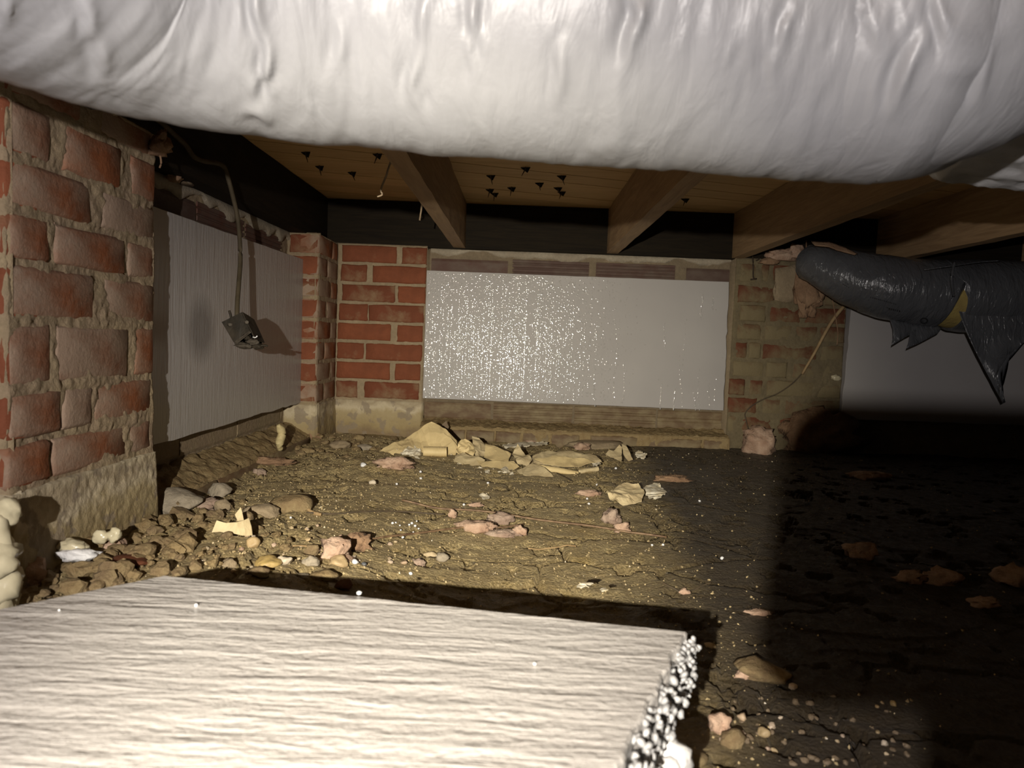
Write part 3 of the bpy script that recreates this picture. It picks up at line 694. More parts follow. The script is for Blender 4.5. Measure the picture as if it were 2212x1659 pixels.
for jo, sgn in ((j1, -1), (j2, 1)):                # the tear runs slantwise and closes towards the top
    xe = max(v.co.x for v in jo.data.vertices) if sgn < 0 else min(v.co.x for v in jo.data.vertices)
    zs_ = [v.co.z for v in jo.data.vertices if abs(v.co.x - xe) < 0.02]; zb, zt = min(zs_), max(zs_)
    for v in jo.data.vertices:
        w_ = max(0.0, 1 - abs(v.co.x - xe) / 0.16); f_ = (v.co.z - zb) / (zt - zb)
        v.co.x += w_ * sgn * (0.034 * (0.62 - f_) if f_ < 0.62 else -0.035 * min(1, (f_ - 0.62) / 0.1))
tag(sect('insulation', 1990, 2160, 0.94, 'fiberglass_yellow', None), 'yellow insulation showing through the torn gap')
def flat_piece(name, pts, mat, parent, th=0.0012, sub=2, amp=0.003, seed=1, scale=30, smooth_shade=True, loc=None, label=None):
    """a sheet: outline of 3-D points, filled, subdivided, rumpled and given thickness"""
    bm = bmesh.new(); vs = [bm.verts.new(p) for p in pts]; f = bm.faces.new(vs)
    bmesh.ops.triangulate(bm, faces=[f]); bmesh.ops.subdivide_edges(bm, edges=bm.edges[:], cuts=sub, use_grid_fill=True)
    bmesh.ops.triangulate(bm, faces=bm.faces[:]); bm.normal_update()
    co = np.array([v.co for v in bm.verts]); nn = (fbm(co, scale, 3, seed) if name != 'paper_sheet' else 1.3 * fbm(co, scale * 0.5, 2, seed) + 1.1 * (0.35 - np.abs(fbm(co + 3.1, scale * 0.8, 2, seed + 5)))) * amp; n0 = Vector((0, 0, 0))
    for v in bm.verts: n0 += v.normal
    n0.normalize()
    if n0.y > 0: n0 = -n0
    for v, d in zip(bm.verts, nn): v.co += n0 * d
    faces = bm.faces[:]
    geo = bmesh.ops.solidify(bm, geom=faces, thickness=th)
    bmesh.ops.recalc_face_normals(bm, faces=bm.faces)
    V = [tuple(v.co) for v in bm.verts]; bm.verts.index_update(); Fc = [tuple(v.index for v in f.verts) for f in bm.faces]; bm.free()
    o = make(name, V, Fc, MATS[mat], parent, smooth_shade, loc)
    return tag(o, label)
flat_piece('torn_flap', px([(1922, 686, 2.20), (1928, 708, 2.19), (1929, 730, 2.185), (1925, 747, 2.18), (1946, 734, 2.18), (1966, 723, 2.185), (1990, 706, 2.20), (1985, 697, 2.21)]), 'dark_jacket', t, seed=3)
flat_piece('torn_flap', px([(1972, 700, 2.20), (1966, 722, 2.185), (1963, 738, 2.18), (1957, 754, 2.175), (1980, 744, 2.18), (2005, 731, 2.18), (2025, 720, 2.19), (2036, 706, 2.20), (2004, 697, 2.205)]), 'dark_jacket', t, seed=4)
flat_piece('torn_flap', px([(2066, 650, 2.14), (2078, 690, 2.13), (2087, 716, 2.125), (2112, 768, 2.12), (2140, 822, 2.115), (2158, 856, 2.11), (2166, 872, 2.11), (2172, 869, 2.108), (2166, 846, 2.105), (2156, 826, 2.10), (2153, 812, 2.10),
       (2160, 793, 2.105), (2180, 766, 2.11), (2212, 738, 2.115), (2300, 690, 2.12), (2300, 640, 2.13), (2180, 645, 2.12)]), 'dark_jacket', t, seed=5, amp=0.005)
def ring_mark(c, rx, rz, w, n=20):
    V = []; 
    for k in range(n):
        a = 2 * math.pi * k / n
        for q in (1.0, 1 - w): V += [(c[0] + rx * q * math.cos(a), c[1] + 0.018 * q * -math.sin(a), c[2] + rz * q * math.sin(a))]
    return V, [(2 * k, 2 * ((k + 1) % n), 2 * ((k + 1) % n) + 1, 2 * k + 1) for k in range(n)]
mk = MB()
def on_tube(u, v, lift=1.055):
    i = int(np.argmin(np.abs(us - u))); c, r = pc[i], prd[i]; d = c[1] - r
    for _ in range(12):
        p = atY(u, v, d); dz = max(-0.97, min(0.97, (p[2] - c[2]) / (r * lift))); d = c[1] - r * lift * math.sqrt(1 - dz * dz) 
    return atY(u, v, d)
def decal(uv):
    n = len(mk.V); P = [on_tube(u, v) for u, v in uv]; mk.V += [tuple(p) for p in P]; mk.F.append(tuple(range(n, n + len(P))))
n = 16
for k in range(n):
    a0, a1 = 2 * math.pi * k / n, 2 * math.pi * (k + 1) / n
    decal([(1996 + 9 * q * math.cos(a), 693 + 7 * q * math.sin(a)) for q, a in ((1, a0), (1, a1), (0.62, a1), (0.62, a0))])
rng = random.Random(9)
for u0, v0, u1, v1, hgt in ((1862, 645, 1878, 648, 3), (1880, 641, 1938, 657, 2), (1904, 661, 1912, 663, 5), (1915, 664, 1946, 671, 4), (1820, 612, 1836, 622, 2), (1822, 607, 1834, 615, 1.5)):
    m = max(2, int((u1 - u0) / 4))
    for k in range(m):
        f0, f1 = k / m, (k + rng.uniform(0.4, 0.8)) / m
        ua, ub = u0 + (u1 - u0) * f0, u0 + (u1 - u0) * f1; va, vb = v0 + (v1 - v0) * f0, v0 + (v1 - v0) * f1
        decal([(ua, va), (ub, vb), (ub, vb + hgt), (ua, va + hgt)])
tag(mk.make('print', MATS['black_plastic'], j1), 'small faded dark print on the jacket', kind='stuff')
for pts, r in (([(1996, 583, 2.09), (2060, 574, 2.08), (2118, 566, 2.09), (2160, 563, 2.09)], 0.0016), ([(2062, 566, 2.08), (2056, 600, 2.06), (2060, 640, 2.09)], 0.004)):
    P = catmull(px(pts), 20); V, Fc = tube_vf(P, r, 6); make('tie', V, Fc, MATS['dark_jacket'], t, True)

# ------------------------------------------------------------------ insulation boards
def slab(name, outline, nrm, th, mat, parent, jag=None, seed=1, bevel=0.0015):
    """flat board: 3-D outline of its face, thickness away from nrm"""
    P = np.array(outline, float); nrm = np.asarray(nrm, float); n = len(P)
    c = P.mean(0); inn = P + (c - P) / np.linalg.norm(c - P, axis=1)[:, None] * bevel
    V = np.vstack([inn, P - nrm * bevel, P - nrm * th]); Fc = [tuple(range(n))]
    for a in (0, n): Fc += [(a + i, a + n + i, a + n + (i + 1) % n, a + (i + 1) % n) for i in range(n)]
    Fc.append(tuple(range(2 * n, 3 * n))[::-1])
    o = make(name, V, Fc, MATS[mat], parent)
    bm = bmesh.new(); bm.from_mesh(o.data); bmesh.ops.recalc_face_normals(bm, faces=bm.faces); bm.to_mesh(o.data); bm.free()
    return o
def edge_pts(a, b, n, amp, seed, ax=(0, 0, 1), scale=26):
    a, b, ax = np.asarray(a, float), np.asarray(b, float), np.asarray(ax, float); t_ = np.linspace(0, 1, n, endpoint=False)[:, None]
    P = a + (b - a) * t_; w = np.sin(np.pi * t_[:, 0]) ** 0.25 if n > 2 else np.zeros(n)
    return P + ax * (amp * fbm(P, scale, 3, seed) * w)[:, None]
# behind: leaning on the tiles between the back piers
YF = 2.485
tl, trr, br, bl = [atY(u, v, YF) for u, v in ((920, 583), (1578, 608), (1563, 887), (913, 860))]
out = np.vstack([edge_pts(tl, trr, 40, 0.0012, 1), edge_pts(trr, br, 26, 0.006, 2, (1, 0, 0)), edge_pts(br, bl, 40, 0.002, 3), edge_pts(bl, tl, 20, 0.002, 4, (1, 0, 0))])
t = thing('insulation_board', 'glossy white insulation board beaded with water between the two back brick piers', 'board', (tl + br) / 2 + np.array([0, 0.02, -0.22]))
out[:, 1] += 0.036 * (out[:, 2] - 0.14); slab('panel', out, (0, -1, 0.036), 0.045, 'board_back', t)
rng = np.random.RandomState(12); dV, dF = [], []
x0, x1, z0_, z1_ = -0.335, 0.712, 0.140, 0.580; cols = np.sort(rng.uniform(x0, x1, 130))
lean = lambda z: YF + 0.036 * (z - 0.14)            # the board leans back against the tiles
def dome(x, z, r, sl, el):
    n = len(dV); N = 7; H = r * math.tan(sl) * 0.5; y = lean(z)
    for f, hh in ((1.0, 0.0), (0.55, 0.72)):
        for k in range(N):
            a = 2 * math.pi * k / N; dV.append((x + r * f * math.cos(a), y + 0.0001 - H * hh, z + r * el * f * math.sin(a)))
    dV.append((x, y + 0.0001 - H, z))
    for k in range(N): dF.append((n + k, n + (k + 1) % N, n + N + (k + 1) % N, n + N + k)); dF.append((n + N + k, n + N + (k + 1) % N, n + 2 * N))
cnt = 0
while cnt < 14000:
    x = rng.uniform(x0, x1); z = rng.uniform(z0_, z1_)
    keep = 1.0 if x < 0.10 else max(0.02, 1 - (x - 0.10) / 0.34) ** 1.5
    if rng.rand() > keep: cnt += 1; continue
    low = (0.58 - z) / 0.44
    if rng.rand() < 0.35 + 0.3 * low: x = cols[np.argmin(np.abs(cols - x))] + rng.normal(0, 0.0007)
    if not (x0 < x < x1): continue
    dome(x, z, rng.uniform(0.0015, 0.0032), math.radians(rng.uniform(3, 14)), rng.uniform(0.9, 1.7)); cnt += 1
for u, va, vb in ((1330, 690, 870), (1346, 790, 875), (1427, 830, 882), (1458, 838, 884), (1472, 770, 880), (1500, 850, 884), (1512, 800, 884), (1519, 636, 690), (1535, 830, 884), (1545, 640, 668), (1547, 820, 880), (1478, 700, 800), (1440, 700, 760), (1286, 700, 876)):
    m = rng.randint(9, 20); ph = rng.uniform(0, 6)
    for v in np.linspace(va, vb, m):
        p = atY(u + 3.5 * math.sin(v * 0.035 + ph) + rng.normal(0, 0.8), v, YF); dome(p[0], p[2], rng.uniform(0.0014, 0.0026), math.radians(rng.uniform(12, 30)), 2.2)
tag(make('water_drops', dV, dF, MATS['water_drop'], t, True), 'clear beads of water on the face', kind='stuff')
# left: in the recessed bay
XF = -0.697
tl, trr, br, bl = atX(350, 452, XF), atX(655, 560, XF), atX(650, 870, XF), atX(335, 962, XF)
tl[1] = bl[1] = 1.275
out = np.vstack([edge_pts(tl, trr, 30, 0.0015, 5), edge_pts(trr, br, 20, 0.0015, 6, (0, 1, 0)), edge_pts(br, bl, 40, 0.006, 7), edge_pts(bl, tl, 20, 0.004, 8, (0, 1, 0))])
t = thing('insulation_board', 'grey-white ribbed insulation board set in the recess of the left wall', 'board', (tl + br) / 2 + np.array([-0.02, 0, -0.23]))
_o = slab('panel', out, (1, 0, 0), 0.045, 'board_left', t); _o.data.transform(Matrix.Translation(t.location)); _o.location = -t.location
# right: beyond the smeared pier
tl, bl = atY(1838, 640, YF), atY(1820, 905, YF); trr = tl + np.array([1.12, 0, 0.0]); br = bl + np.array([1.12, 0, 0.005])
out = np.vstack([edge_pts(tl, trr, 10, 0.0, 9), edge_pts(trr, br, 4, 0.0, 9), edge_pts(br, bl, 30, 0.002, 10), edge_pts(bl, tl, 30, 0.010, 11, (1, 0, 0), 14)])
t = thing('insulation_board', 'dim white insulation board behind the torn dark duct', 'board', (tl + br) / 2 + np.array([0, 0.02, -0.2]))
slab('panel', out, (0, -1, 0), 0.045, 'board_back', t)
# near: lying in the foreground, right end snapped
ZT = 0.100; BT = 0.048
cB, bB, lB = atZ(1485, 1365, ZT), atZ(352, 1243, ZT), atZ(0, 1315, ZT)
rB = atZ(1330, 1659, ZT); rE = rB + (rB - cB) * 0.55; lE = lB + (lB - bB) * 1.6
nB = np.array([(lE[0] + 0.16), 0.19, ZT])
far = np.vstack([edge_pts(cB, bB, 60, 0.0022, 12, (0.1, 1, 0), 40), edge_pts(bB, lB, 14, 0.002, 13, (0, 1, 0)), [lB, lE, nB]])
snap = edge_pts(np.array([rE[0], rE[1], ZT]), cB, 70, 0.010, 14, (1, -0.3, 0), 34)
out = np.vstack([far, snap])
t = thing('insulation_board', 'white wood-grained insulation board with snapped right end, lying in the foreground', 'board', ((cB + lB) / 2)[[0, 1, 2]] * np.array([1, 1, 0]) + np.array([0, 0, ZT - BT]))
slab('panel', out, (0, 0, 1), BT, 'board_near', t, bevel=0.002)
rng = np.random.RandomState(5); bm = bmesh.new(); bmesh.ops.create_icosphere(bm, subdivisions=2, radius=1.0)
ICO_V = np.array([v.co for v in bm.verts]); bm.verts.index_update(); ICO_F = [tuple(v.index for v in f.verts) for f in bm.faces]; bm.free()
bm = bmesh.new(); bmesh.ops.create_icosphere(bm, subdivisions=1, radius=1.0)
IC1_V = np.array([v.co for v in bm.verts]); bm.verts.index_update(); IC1_F = [tuple(v.index for v in f.verts) for f in bm.faces]; bm.free()
bm = bmesh.new(); bmesh.ops.create_icosphere(bm, subdivisions=3, radius=1.0)
IC3_V = np.array([v.co for v in bm.verts]); bm.verts.index_update(); IC3_F = [tuple(v.index for v in f.verts) for f in bm.faces]; bm.free()
mb = MB()
for k in range(640):
    f = rng.rand() ** 1.35; p = cB + (np.array([rE[0], rE[1], ZT]) - cB) * f
    p = p + np.array([rng.uniform(-0.004, 0.010), rng.uniform(-0.004, 0.002), -rng.uniform(0.005, BT)])
    r = rng.uniform(0.0020, 0.0040)
    A = np.linalg.qr(rng.normal(size=(3, 3)))[0]
    mb.add((IC1_V * np.array([1.35, 0.9, 0.8]) * r) @ A.T + p, IC1_F)
tag(mb.make('beads', MATS['snap'], t, True), 'broken beaded foam of the snapped end', kind='stuff')
def lump_vf(c, r, seed, amp=0.25, scale=2.2, octv=4, base=IC3_V, faces=IC3_F, rot=0.0, facets=0):
    """an irregular lump: noise on a ball, cut by random planes when facets > 0"""
    r = np.ones(3) * r if np.isscalar(r) else np.asarray(r, float)
    d = np.ones(len(base))
    if facets:
        rg = np.random.RandomState(seed % 100000); N_ = rg.normal(size=(facets, 3)); N_ /= np.linalg.norm(N_, axis=1)[:, None]; h = rg.uniform(0.62, 1.0, facets)
        dot = base @ N_.T; d = np.minimum(1.12, np.where(dot > 0.05, h / np.maximum(dot, 0.05), 9).min(1))
    d = d * np.clip(1 + 2.0 * amp * fbm(base + (seed % 997) * 1.7, scale, octv, seed, 0.6), 0.35, 1.7); V = base * d[:, None] * r
    ca_, sa_ = math.cos(rot), math.sin(rot); V = V @ np.array([[ca_, sa_, 0], [-sa_, ca_, 0], [0, 0, 1]])
    return V + np.asarray(c, float), faces

# ------------------------------------------------------------------ what casts the rounded shadow: the phone that takes the picture, and the headlamp behind it
def rounded_slab(x0, x1, z0, z1, y0, y1, r, n=7):
    P = []
    for cx, cz, a0 in ((x1 - r, z1 - r, 0), (x0 + r, z1 - r, 90), (x0 + r, z0 + r, 180), (x1 - r, z0 + r, 270)):
        P += [(cx + r * math.cos(math.radians(a0 + 90 * k / (n - 1))), cz + r * math.sin(math.radians(a0 + 90 * k / (n - 1)))) for k in range(n)]
    m = len(P); V = [(x, y0, z) for x, z in P] + [(x, y1, z) for x, z in P]
    return V, [tuple(range(m)), tuple(range(m, 2 * m))[::-1]] + [(i, m + i, m + (i + 1) % m, (i + 1) % m) for i in range(m)]
q = NT('case_amber')
tr_ = q.n('ShaderNodeBsdfTransparent'); tr_.inputs[0].default_value = (0.20, 0.13, 0.03, 1)
mx = q.n('ShaderNodeMixShader'); mx.inputs[0].default_value = 0.15; q.l(tr_.outputs[0], mx.inputs[1]); q.l(q.b.outputs[0], mx.inputs[2])
q.out((0.55, 0.38, 0.12), 0.3); q.l(mx.outputs[0], q.t.nodes['Material Output'].inputs['Surface'])
t = thing('smartphone', 'black smartphone in an amber case, casting the rounded shadow over the right-hand floor', 'phone', (0.045, -0.008, 0.29))
make('body', *rounded_slab(-0.0315, 0.128, 0.2935, 0.384, -0.013, -0.006, 0.015), MATS['black_plastic'], t)
make('case', *rounded_slab(-0.0385, 0.135, 0.2895, 0.388, -0.0145, -0.0135, 0.019), MATS['case_amber'], t)
make('hand_stand_in', *rounded_slab(0.0135, 0.062, 0.205, 0.30, -0.024, -0.0148, 0.010), MATS['black_plastic'], t)  # unseen slab added in place of the holding hand, to block the lamp
t = thing('headlamp', 'small black headlamp behind the phone, lighting the whole crawlspace', 'lamp', tuple(LAMP + Vector((0, -0.03, -0.02))))
aim = (Vector((-0.05, 2.0, 0.06)) - LAMP).normalized()
def lathe_dir(o, d, prof, n=20):
    V, Fc = tube_vf([np.array(o) + np.array(d) * s for s, _ in prof], [r for _, r in prof], n, True); return V, Fc
make('housing', *lathe_dir(LAMP, aim, [(-0.050, 0.004), (-0.048, 0.016), (-0.030, 0.019), (-0.012, 0.021), (-0.0085, 0.021), (-0.0085, 0.014)]), MATS['black_plastic'], t)
make('lens', *lathe_dir(LAMP, aim, [(-0.0095, 0.0135), (-0.0080, 0.0130), (-0.0075, 0.008)]), MATS['lamp_glass'], t)

# ------------------------------------------------------------------ junction box hanging from its cable
def dX(u, v, x): return atX(u, v, x)
cab = [dX(300, 226, -0.683), dX(345, 262, -0.683), dX(378, 292, -0.682), dX(402, 315, -0.680), dX(418, 338, -0.676), dX(440, 348, -0.672), dX(466, 352, -0.666), dX(482, 359, -0.662), dX(490, 376, -0.660),
       dX(502, 420, -0.655), dX(513, 470, -0.650), dX(518, 520, -0.645), dX(519, 565, -0.640), dX(516, 610, -0.632), dX(513, 650, -0.625), dX(512, 682, -0.620)]
t = thing('junction_box', 'dark broken metal junction box dangling by its cable before the left board', 'junction box', cab[-1])
V, Fc = tube_vf(catmull(cab, 90), 0.0050, 8); make('cable', V, Fc, MATS['cable_sheath'], t, True)
Fq = px([(480, 696, 1.500), (522, 675, 1.500), (550, 734, 1.495), (506, 740, 1.495)]); Bq = px([(500, 702, 1.548), (548, 691, 1.548), (570, 741, 1.545), (528, 750, 1.545)])
def plate(name, pts, mat, th=0.0022, **kw): return flat_piece(name, pts, mat, t, th=th, amp=0.0015, scale=60, smooth_shade=False, **kw)
lerp = lambda a, b, f: a + (b - a) * f
_cv = plate('cover', [Fq[0], Fq[1], lerp(Fq[1], Fq[2], .72), lerp(lerp(Fq[1], Fq[2], .75), lerp(Fq[0], Fq[3], .75), .4), lerp(lerp(Fq[1], Fq[2], 1.0), lerp(Fq[0], Fq[3], 1.0), .75), Fq[3]], 'box_metal', seed=2)
plate('side', [Fq[1], Bq[1], Bq[2], Fq[2]], 'box_metal', seed=3); plate('side', [Fq[0], Fq[1], Bq[1], Bq[0]], 'box_metal', seed=4)
plate('side', [Fq[0], Bq[0], Bq[3], Fq[3]], 'box_metal', seed=5); plate('back', Bq, 'box_metal', seed=6)
plate('bent_lip', px([(508, 739, 1.490), (541, 716, 1.490), (543, 718, 1.486), (513, 742, 1.486)]), 'box_inside', label='pale bent edge of the torn cover')
for k, (u, v, ru, rv, rot) in enumerate(((528, 747, 17, 5.5, .3), (557, 748, 13, 6, -.2), (520, 742, 12, 4, .2), (536, 729, 6, 6, 0), (547, 738, 12, 7, 0))):
    c = atY(u, v, 1.505); V, Fc = lump_vf(c, (ru / 1000, 0.012, rv / 1000), 50 + k, 0.35, 2.0, rot=rot); make('scrap', V, Fc, MATS['box_inside' if k % 2 == 0 else 'box_metal'], t, True)
for pts, r in (([(500, 690, 1.50), (498, 680, 1.50), (495, 671, 1.50)], 0.0028), ([(560, 748, 1.50), (568, 746, 1.50), (575, 747, 1.50), (578, 748, 1.50)], 0.0022), ([(546, 728, 1.49), (551, 729, 1.488), (555, 727, 1.488), (555, 725, 1.488)], 0.0012)):
    V, Fc = tube_vf(catmull(px(pts), 12), r, 6); make('wire', V, Fc, MATS['box_metal' if r > 0.002 else 'bead'], t, True)
for u, v in ((497, 701), (533, 696)):
    c = atY(u, v, 1.496); V, Fc = lump_vf(c, (0.006, 0.0015, 0.005), u, 0.2, base=IC1_V, faces=IC1_F); make('knockout', V, Fc, MATS['box_inside'], _cv, True)

# ------------------------------------------------------------------ tufts of fiberglass
def tuft(name, c, r, seed, mat='fiberglass', fibres=110, rot=0.0, amp=0.42, parent=None):
    r = np.asarray(r, float); rg = np.random.RandomState(seed); M_ = MB()
    V, Fc = lump_vf((0, 0, 0), (1, 1, 1), seed, amp * 1.25, 2.0, 5)
    V = V + 0.28 * np.stack([fbm(V, 1.3, 3, seed + 60 + k) for k in range(3)], 1) + 0.10 * np.stack([fbm(V, 5, 3, seed + 70 + k) for k in range(3)], 1)
    ca_, sa_ = math.cos(rot), math.sin(rot); V = (V * r) @ np.array([[ca_, sa_, 0], [-sa_, ca_, 0], [0, 0, 1]]) + np.asarray(c, float); V[:, 2] = np.maximum(V[:, 2], c[2] - r[2] * 0.75); M_.add(V, Fc)
    for _ in range(fibres):
        d = rg.normal(size=3); d /= np.linalg.norm(d); d[2] = abs(d[2]) * 0.8; p = np.asarray(c) + d * r * 0.85
        a = rg.normal(size=3) * 0.8 + d; a /= np.linalg.norm(a); L_ = rg.uniform(0.08, 0.34) * r.max(); w = np.cross(a, rg.normal(size=3)); w /= np.linalg.norm(w) + 1e-9; w *= 0.00022
        b = a + rg.normal(size=3) * 0.5; q1 = p + a * L_ * 0.5; q2 = q1 + b * L_ * 0.4
        M_.add([p - w, p + w, q1 + w, q1 - w, q2], [(0, 1, 2, 3), (3, 2, 4)])
    return M_.make(name, MATS[mat], parent, True, loc=(c[0], c[1], c[2] - r[2] * 0.7) if parent is None else None)
def floor_tuft(u, v, w, h, label, mat='fiberglass', seed=0, rot=0.0, fibres=110, group=None):
    p = on_floor(u, v + h * 0.45); s_ = p[1] / 1534.0; rx, rz = 0.5 * w * s_, 0.55 * h * s_
    o = tuft('insulation_tuft', p + np.array([0, rz * 0.4, rz * 0.6]), (rx, max(rz, rx * 0.45), rz), 300 + seed + int(u), mat, fibres, rot); return tag(o, label, 'insulation', group)
TUFTS = [
 (848, 1008, 88, 26, 'long pink tuft of fiberglass in front of the crumpled kraft paper', 'fiberglass'),
 (1196, 944, 24, 22, 'pink tuft at the foot of the ledge behind the paper pile', 'fiberglass'),
 (1256, 965, 34, 18, 'orange-pink block of fiberglass just beyond the flat dusty papers', 'fiberglass'),
 (1146, 952, 26, 18, 'small pink tuft against the ledge, below the middle of the back board', 'fiberglass'),
 (1036, 1140, 86, 26, 'flattened salmon tuft between the two rusty rods', 'fiberglass'),
 (1080, 1118, 56, 24, 'greyish fuzzy tuft straddling the longer rusty rod', 'fiberglass_grey'),
 (1124, 1151, 28, 24, 'square pale-pink tuft by the end of the shorter rusty rod', 'fiberglass'),
 (1086, 1157, 70, 13, 'thin wispy tuft along the shorter rusty rod', 'fiberglass_grey'),
 (718, 1184, 72, 54, 'large fluffy pink tuft beside the round sandy stone', 'fiberglass'),
 (772, 1164, 52, 36, 'dirt-caked tuft behind the large fluffy one', 'fiberglass_tan'),
 (1275, 1067, 52, 12, 'smooth pale-pink sliver lying left of the dusty paper scrap', 'fiberglass'),
 (1322, 1118, 42, 34, 'upright curling tuft right of the rusty rods', 'fiberglass_grey'),
 (1346, 1142, 36, 22, 'small peach tuft beyond the upright curling one', 'fiberglass'),
 (976, 1113, 18, 16, 'tiny tuft touching the left part of the longer rod', 'fiberglass'),
 (1028, 1088, 32, 11, 'thin red-pink flake behind the rods', 'fiberglass'),
 (902, 1207, 30, 18, 'greyish wisp among the pebbles by the board shadow', 'fiberglass_grey'),
 (582, 1000, 100, 20, 'long dull pink roll lying along the left block ledge', 'fiberglass_tan'),
 (560, 1012, 34, 24, 'pale grey puff under the long roll by the left ledge', 'fiberglass_grey'),
 (676, 944, 36, 14, 'faded pink scrap in the soil by the back corner', 'fiberglass_tan'),
 (1640, 954, 66, 60, 'pink heap of fiberglass at the foot of the smeared pier', 'fiberglass'),
 (1452, 1036, 76, 13, 'long thin pinkish sliver on the dark floor', 'fiberglass_tan'),
 (1640, 1321, 56, 18, 'peach flake at the edge of the rounded shadow', 'fiberglass'),
 (235, 1180, 58, 40, 'dusky pink puff in front of the small foam lumps', 'fiberglass'),
 (48, 1236, 92, 58, 'pink clump pressed against the large foam blob', 'fiberglass'),
 (432, 1084, 76, 34, 'grey-brown fuzz on the pale broken stone', 'fiberglass_grey'),
 (1860, 1192, 66, 34, 'lone pink tuft inside the rounded shadow', 'fiberglass'),
 (1968, 1250, 62, 28, 'left tuft of the touching pair inside the shadow', 'fiberglass'),
 (2034, 1246, 76, 40, 'right tuft of the touching pair inside the shadow', 'fiberglass'),
 (2190, 1244, 60, 42, 'tuft at the frame edge inside the shadow', 'fiberglass'),
 (2130, 1306, 66, 22, 'low flake below the touching pair', 'fiberglass'),
 (1880, 1026, 84, 18, 'far flat tuft in the dark beyond the smeared pier', 'fiberglass'),
 (1910, 965, 30, 22, 'small far tuft under the dim right board', 'fiberglass_tan'),
 (1616, 1464, 52, 18, 'tan sliver lying along the half-buried rock', 'fiberglass'),
 (1556, 1572, 46, 38, 'tan chip of fiberglass right of the snapped board', 'fiberglass'),
 (1478, 1278, 22, 14, 'tiny peach crumb just beyond the board shadow', 'fiberglass'),
]
for k, (u, v, w, h, lab, mat) in enumerate(TUFTS): floor_tuft(u, v, w, h, lab, mat, k)
p = on_floor(1762, 972); o = tuft('insulation_tuft', p + np.array([-0.02, -0.06, 0.055]), (0.115, 0.050, 0.085), 931, 'fiberglass_tan', 90); tag(o, 'big brown heap of insulation at the right end of the smeared pier', 'insulation')
o = tuft('insulation_tuft', dX(342, 314, -0.634), (0.018, 0.016, 0.022), 941, 'fiberglass_tan', 60); tag(o, 'tan tuft caught on the far top corner of the near brick pier', 'insulation')
V, Fc = tube_vf(catmull([dX(342, 318, -0.632), dX(346, 335, -0.632), dX(348, 352, -0.632), dX(345, 362, -0.632)], 14), [0.0016] * 14, 5)
make('strand', V, Fc, MATS['fiberglass_tan'], o)
bpy.context.view_layer.update()
o = tuft('insulation_tuft', dX(378, 372, -0.728), (0.016, 0.024, 0.026), 942, 'fiberglass_tan', 50); tag(o, 'dull pink tuft stuck under the sill above the left board', 'insulation')
o = tuft('insulation_tuft', dX(404, 386, -0.728), (0.012, 0.024, 0.018), 943, 'straw_dark', 60); tag(o, 'dark fuzzy tuft next to the dull pink one under the sill', 'insulation')
# insulation hanging over the smeared pier
t = thing('hanging_insulation', 'torn brown insulation hanging over the top of the smeared right pier', 'insulation', atY(1735, 690, 2.46))
def tuft_part(u, v, d, ru, rv, seed, mat='fiberglass_tan', rot=0.0, name='clump'):
    s_ = d / 1534.0; return tuft(name, atY(u, v, d), (ru * s_, 0.016, rv * s_), seed, mat, 40, rot, 0.35, t)
for k, (u, v, ru, rv) in enumerate(((1690, 552, 34, 14), (1662, 566, 18, 8), (1722, 546, 20, 16), (1735, 580, 14, 30), (1738, 630, 22, 36), (1760, 645, 18, 24), (1736, 672, 9, 20), (1752, 672, 9, 18), (1782, 630, 16, 12))):
    tuft_part(u, v, 2.455, ru, rv, 610 + k, 'fiberglass' if k in (0, 2) else 'fiberglass_tan')
flat_piece('paper_facing', px([(1724, 560, 2.45), (1716, 606, 2.445), (1719, 636, 2.44), (1727, 668, 2.44), (1736, 688, 2.44), (1740, 670, 2.438), (1756, 674, 2.44), (1762, 656, 2.44), (1774, 652, 2.44), (1766, 622, 2.44), (1750, 590, 2.445), (1742, 558, 2.45)]), 'fiberglass_tan', t, th=0.004, amp=0.012, seed=8, sub=3)
for pts in ([(1742, 520, 2.44), (1741, 560, 2.43), (1741, 590, 2.44)], [(1797, 640, 2.44), (1806, 690, 2.43), (1810, 720, 2.43), (1808, 745, 2.43)]):
    V, Fc = tube_vf(catmull(px(pts), 12), 0.0018, 5); make('strand', V, Fc, MATS['fiberglass_tan'], t)
flat_piece('mortar_smear', px([(1674, 580, 2.481), (1696, 577, 2.481), (1720, 572, 2.481), (1722, 612, 2.481), (1719, 650, 2.481), (1696, 654, 2.481), (1672, 648, 2.481), (1668, 628, 2.481), (1676, 604, 2.481)]), 'mortar', wall_back, th=0.006, amp=0.003, seed=14, scale=50, sub=4)
o = flat_piece('paper_strip', px([(1752, 522, 2.22), (1790, 524, 2.20), (1822, 534, 2.18), (1852, 548, 2.17), (1846, 551, 2.165), (1818, 543, 2.17), (1790, 535, 2.18), (1760, 532, 2.20)]), 'fiberglass_tan', None, th=0.002, amp=0.004, seed=9, loc=atY(1800, 536, 2.2)); tag(o, 'curled brown paper strip lying on top of the torn dark duct', 'paper')
V, Fc = tube_vf(catmull(px([(1822, 662, 2.44), (1800, 690, 2.44), (1782, 720, 2.45), (1762, 758, 2.46), (1742, 792, 2.465), (1733, 808, 2.47)]), 30), np.linspace(0.0065, 0.004, 30), 8)
o = make('stem', V, Fc, MATS['twig'], None, True, loc=atY(1733, 806, 2.47)); tag(o, 'dry pale stem slanting across the smeared right pier', 'stem')
V, Fc = tube_vf(catmull(px([(1733, 806, 2.472), (1712, 828, 2.474), (1680, 850, 2.474), (1650, 862, 2.474), (1625, 876, 2.474), (1610, 892, 2.472), (1611, 905, 2.465), (1616, 925, 2.45), (1622, 944, 2.43)]), 40), 0.0020, 6)
